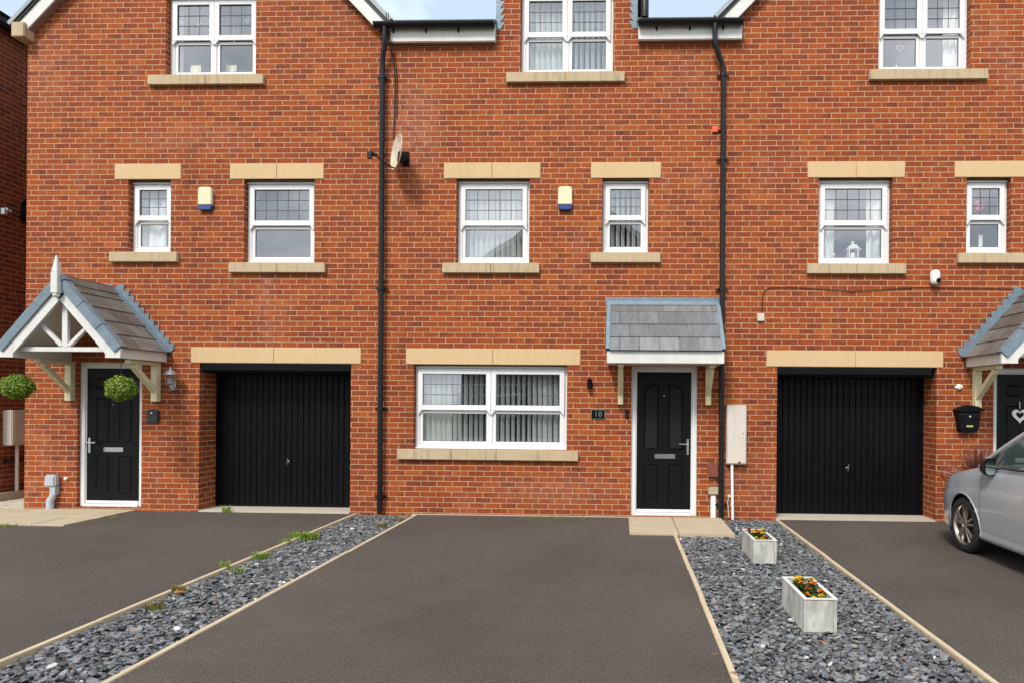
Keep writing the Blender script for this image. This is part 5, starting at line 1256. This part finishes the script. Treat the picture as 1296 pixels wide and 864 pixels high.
for sg in (1, -1):
    d = weld(doors[sg].build('door', 'car_paint', car))
    y = 2.08; xh = .995*CW
    m = MB(); m.tube([cp_(sg*(xh-.012), y-.09, .80), cp_(sg*(xh+.022), y-.07, .802), cp_(sg*(xh+.022), y+.07, .806), cp_(sg*(xh-.012), y+.09, .806)], .014, 8); m.build('handle', 'car_paint', d, smooth=True)
    # door mirror
    m = MB(); cx, cy, cz = sg*.842, 1.36, .985
    prof = []; vs = []
    for (dy, wv, hv) in ((-.115, .02, .02), (-.10, .042, .050), (-.05, .056, .080), (.0, .060, .090), (.03, .058, .088)):
        for k in range(16):
            a = 2*math.pi*k/16; ca, sa = math.cos(a), math.sin(a); e = .62
            vs.append(cp_(cx + wv*math.copysign(abs(ca)**e, ca), cy + dy + .02*sg*ca*0, cz + hv*math.copysign(abs(sa)**e, sa)))
    fs = [(r_*16+k, r_*16+(k+1) % 16, (r_+1)*16+(k+1) % 16, (r_+1)*16+k) for r_ in range(4) for k in range(16)]; fs.append(tuple(range(16)))
    m.add(vs, fs); m.tube([cp_(sg*.745, 1.34, .955), cp_(sg*.78, 1.35, .965), cp_(sg*.81, 1.36, .975)], [.032,.026,.03], 8)
    mr = m.build('wing_mirror', 'car_trim', car, smooth=True)
    m = MB(); vs = []
    for k in range(16):
        a = 2*math.pi*k/16; ca, sa = math.cos(a), math.sin(a); vs.append(cp_(cx + .051*math.copysign(abs(ca)**.62, ca), cy+.034, cz + .079*math.copysign(abs(sa)**.62, sa)))
    m.add(vs, [tuple(range(16))]); m.build('mirror_glass', 'mirror_glass', mr)
# wheel wells, underside, cabin
m = MB()
for sg in (1, -1):
    for c in (FWY, RWY):
        n = 22; vs = []
        for x in (.50, .805):
            for i in range(n+1): a = math.pi*(-.12 + 1.24*i/n); vs.append(cp_(sg*x, c + (AR-.002)*math.cos(a), AZ + (AR-.002)*math.sin(a)))
        m.add(vs, [(i, i+1, n+2+i, n+1+i) for i in range(n)]); m.add([vs[i] for i in range(n+1)], [tuple(range(n+1))])
m.box(car_x-.70, car_x+.70, nose_y-3.8, nose_y-.15, .19, .205)
m.build('underbody', 'rubber', car)
m = MB()
for sx in (-.36, .36):
    m.obox(Vector(cp_(sx, 2.05, .62)), (.22,0,0), (0,.24,0), (0,0,.07)); m.obox(Vector(cp_(sx, 2.36, .86)), (.21,0,0), Vector((0,-.10,.28)), Vector((0,.05,.015))); m.obox(Vector(cp_(sx, 2.46, 1.22)), (.10,0,0), (0,.03,0), (0,0,.075))
m.box(car_x-.62, car_x+.62, nose_y-3.3, nose_y-2.9, .55, 1.0); m.box(car_x-.70, car_x+.70, nose_y-1.45, nose_y-1.12, .62, .93)
m.build('seats', 'seat_cloth', car, bevel=.03)
sw = MB(); c = Vector(cp_(.36, 1.66, .93)); ax = Vector((0, -.82, .57)).normalized(); x_ = Vector((1,0,0)); y_ = ax.cross(x_)
sw.tube([c + (x_*math.cos(2*math.pi*k/24) + y_*math.sin(2*math.pi*k/24))*.18 for k in range(25)], .015, 8, cap=False); sw.bar(c - x_*.17, c + x_*.17, .05, .02, up=tuple(ax)); sw.build('steering_wheel', 'car_trim', car, smooth=True)
for sg in (1, -1):
    m = MB(); vs = []
    P = [(.44,.10,.60),(.60,.12,.585),(.72,.26,.60),(.785,.46,.665),(.775,.50,.715),(.70,.30,.705),(.55,.12,.665)]
    vs = [cp_(sg*(x+.004), y-.012, z) for x, y, z in P]; vs.append(cp_(sg*.66, .21, .655)); m.add(vs, [(i, (i+1) % 7, 7) for i in range(7)]); m.build('headlight', 'lamp_glass', car)
    m = MB(); m.obox(Vector(cp_(sg*.655, 3.885, .80)), (.06,.025,0), (.0,.02,0), (0,0,.10)); m.build('tail_light', 'red_plastic', car, bevel=.02)
m = MB(); m.box(car_x-.42, car_x+.42, nose_y-.03, nose_y+.012, .30, .42); m.box(car_x-.36, car_x+.36, nose_y-.05, nose_y-.008, .53, .58); m.build('grille', 'car_trim', car, bevel=.02)
def wheel(sx, y):
    c = Vector(cp_(sx*.795, y, WR)); ax = Vector((sx, 0, 0)); w = .095
    t = MB(); t.lathe(c - ax*w*1.6, [(.20,0),(.27,.0),(.292,.012),(.301,.035),(.302,.06),(.302,.125),(.300,.150),(.286,.172),(.262,.182),(.226,.178),(.218,.165)], 48, ax, cap=False)
    # wheel is empty inside the tyre: rim barrel, spokes and hub fill it
    ty = t.build('wheel', 'rubber', car, smooth=True)
    r_ = MB(); r_.lathe(c - ax*.11, [(.205,0),(.205,.02),(.203,.10),(.212,.125),(.219,.130),(.219,.122),(.2185,.110)], 40, ax, cap=False)
    n = 5; yv = Vector((0,1,0)); zv = Vector((0,0,1)); f = c + ax*.010
    for k in range(n):
        for dv in (-.20, .20):
            a0 = 2*math.pi*k/n + .3; a1 = a0 + dv; d0 = yv*math.cos(a0+dv*.9) + zv*math.sin(a0+dv*.9); d1 = yv*math.cos(a1) + zv*math.sin(a1); s = ax.cross(d1)
            p0 = f + d0*.042 + ax*.006; p1 = f + d1*.209 - ax*.006
            r_.add([p0 - s*.013 - ax*.02, p0 + s*.013 - ax*.02, p1 + s*.017 - ax*.02, p1 - s*.017 - ax*.02, p0 - s*.010, p0 + s*.010, p1 + s*.013, p1 - s*.013], [(4,5,6,7),(0,4,7,3),(1,2,6,5),(0,1,5,4),(2,3,7,6)])
    r_.lathe(f - ax*.03, [(.058,0),(.058,.030),(.045,.036),(.028,.036),(.026,.032),(.001,.034)], 24, ax)
    for k in range(5):
        a = 2*math.pi*(k+.5)/5; r_.lathe(f + (yv*math.cos(a) + zv*math.sin(a))*.040, [(.008,0),(.008,.004)], 8, ax)
    r_.build('rim', 'alloy', ty, smooth=True)
    d = MB(); d.lathe(c - ax*.06, [(.13,0),(.13,.02)], 32, ax); d.lathe(c - ax*.105, [(.20,0),(.20,.004)], 32, ax); d.build('brake_disc', 'rubber', ty)
for sx in (-1, 1):
    for y in (FWY, RWY): wheel(sx, y)

# ------------------------------------------------------------------ across the road (seen only as reflections)
ho = thing('brick_house', 'gabled house across the road, seen only as a dark gable reflected in the middle windows', 'house', (-2.2, -25, 0))
m = MB(); xa, xb, yo = -8.2, 3.8, -25.
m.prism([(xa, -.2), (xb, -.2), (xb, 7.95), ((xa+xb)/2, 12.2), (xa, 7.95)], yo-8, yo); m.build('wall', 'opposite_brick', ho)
m = MB(); s = math.atan2(4.25, 6.)
for sg in (-1, 1):
    d = Vector((sg*math.cos(s), 0, -math.sin(s))); n = Vector((sg*math.sin(s), 0, math.cos(s))); m.obox(Vector(((xa+xb)/2, yo-4, 12.2)) + d*3.8 + n*.08, d*3.85, (0,4.4,0), n*.07)
ro = m.build('roof', 'roof_slate', ho); m = MB()
for sg in (-1, 1):
    d = Vector((sg*math.cos(s), 0, -math.sin(s))); n = Vector((sg*math.sin(s), 0, math.cos(s))); m.obox(Vector(((xa+xb)/2, yo+.42, 12.2)) + d*3.8 - n*.02, d*3.85, (0,.02,0), n*.12)
m.build('bargeboard', 'white_timber', ro)
for x, z in ((-5.8, .9), (-5.8, 3.6), (1.3, 3.6), (-2.9, 6.0)):
    f = MB().ring(x-.6, x+.6, z, z+1.2, .07, yo, yo+.05).build('window', 'upvc', ho); MB().box(x-.53, x+.53, yo+.005, yo+.02, z+.07, z+1.13).build('pane', 'dark_void', f)

# ------------------------------------------------------------------ sky and sun
w = bpy.data.worlds.new('World'); S.world = w; w.use_nodes = True; nt = w.node_tree; nt.nodes.clear()
def wn(t, **k):
    n = nt.nodes.new(t)
    for a, b_ in k.items(): setattr(n, a, b_)
    return n
SUN_EL, SUN_AZ = R(48), R(200)            # azimuth clockwise from +y: the sun stands behind the viewer, to the left
sky = wn('ShaderNodeTexSky', sky_type='NISHITA'); sky.sun_disc = False; sky.sun_elevation = SUN_EL; sky.sun_rotation = SUN_AZ; sky.air_density = 1.; sky.dust_density = 1.5
tc = wn('ShaderNodeTexCoord'); mp = wn('ShaderNodeMapping'); mp.inputs['Scale'].default_value = (1, 1, 2.2); mp.inputs['Location'].default_value = (3.1, 1.7, .4)
nt.links.new(tc.outputs['Generated'], mp.inputs[0])
nz = wn('ShaderNodeTexNoise'); nz.inputs['Scale'].default_value = 2.0; nz.inputs['Detail'].default_value = 7; nz.inputs['Roughness'].default_value = .56; nt.links.new(mp.outputs[0], nz.inputs[0])
cr = wn('ShaderNodeMapRange'); cr.inputs[1].default_value = .45; cr.inputs[2].default_value = .64; sx = wn('ShaderNodeSeparateXYZ'); nt.links.new(tc.outputs['Generated'], sx.inputs[0])
bi = wn('ShaderNodeMath', operation='MULTIPLY_ADD'); nt.links.new(sx.outputs[1], bi.inputs[0]); bi.inputs[1].default_value = -.13; nt.links.new(nz.outputs[0], bi.inputs[2]); nt.links.new(bi.outputs[0], cr.inputs[0])
n2 = wn('ShaderNodeTexNoise'); n2.inputs['Scale'].default_value = 6.5; n2.inputs['Detail'].default_value = 6; nt.links.new(mp.outputs[0], n2.inputs[0])
c2 = wn('ShaderNodeValToRGB'); e = c2.color_ramp.elements; e[0].position = .34; e[0].color = (6.2,6.9,7.8,1); e[1].position = .66; e[1].color = (13.,13.3,13.8,1); nt.links.new(n2.outputs[0], c2.inputs[0])
mx = wn('ShaderNodeMix', data_type='RGBA'); nt.links.new(cr.outputs[0], mx.inputs[0]); nt.links.new(c2.outputs[0], mx.inputs[7])
sb = wn('ShaderNodeMix', data_type='RGBA', blend_type='MULTIPLY'); sb.inputs[0].default_value = 1; nt.links.new(sky.outputs[0], sb.inputs[6]); sb.inputs[7].default_value = (1.08,1.06,.92,1); hz = wn('ShaderNodeMix', data_type='RGBA'); hz.inputs[0].default_value = .62; nt.links.new(sb.outputs[2], hz.inputs[6]); hz.inputs[7].default_value = (5.6,6.9,8.0,1); nt.links.new(hz.outputs[2], mx.inputs[6])
bg = wn('ShaderNodeBackground'); bg.inputs[1].default_value = .10; nt.links.new(mx.outputs[2], bg.inputs[0]); wo = wn('ShaderNodeOutputWorld'); nt.links.new(bg.outputs[0], wo.inputs[0])
sl_ = bpy.data.lights.new('sun', 'SUN'); sl_.energy = 2.0; sl_.angle = R(14); sl_.color = (1, .95, .87)
so_ = bpy.data.objects.new('sun', sl_); COL.objects.link(so_)
dv = Vector((math.sin(SUN_AZ)*math.cos(SUN_EL), math.cos(SUN_AZ)*math.cos(SUN_EL), math.sin(SUN_EL)))
so_.rotation_euler = dv.to_track_quat('Z', 'Y').to_euler(); so_.location = (-6, -14, 14)
vs_ = S.view_settings; vs_.view_transform = 'Standard'; vs_.look = 'None'; vs_.gamma = 1; vs_.use_curve_mapping = False; vs_.exposure = .70
S.cycles.max_bounces = 8; S.cycles.transparent_max_bounces = 12; S.cycles.caustics_reflective = False; S.cycles.caustics_refractive = False
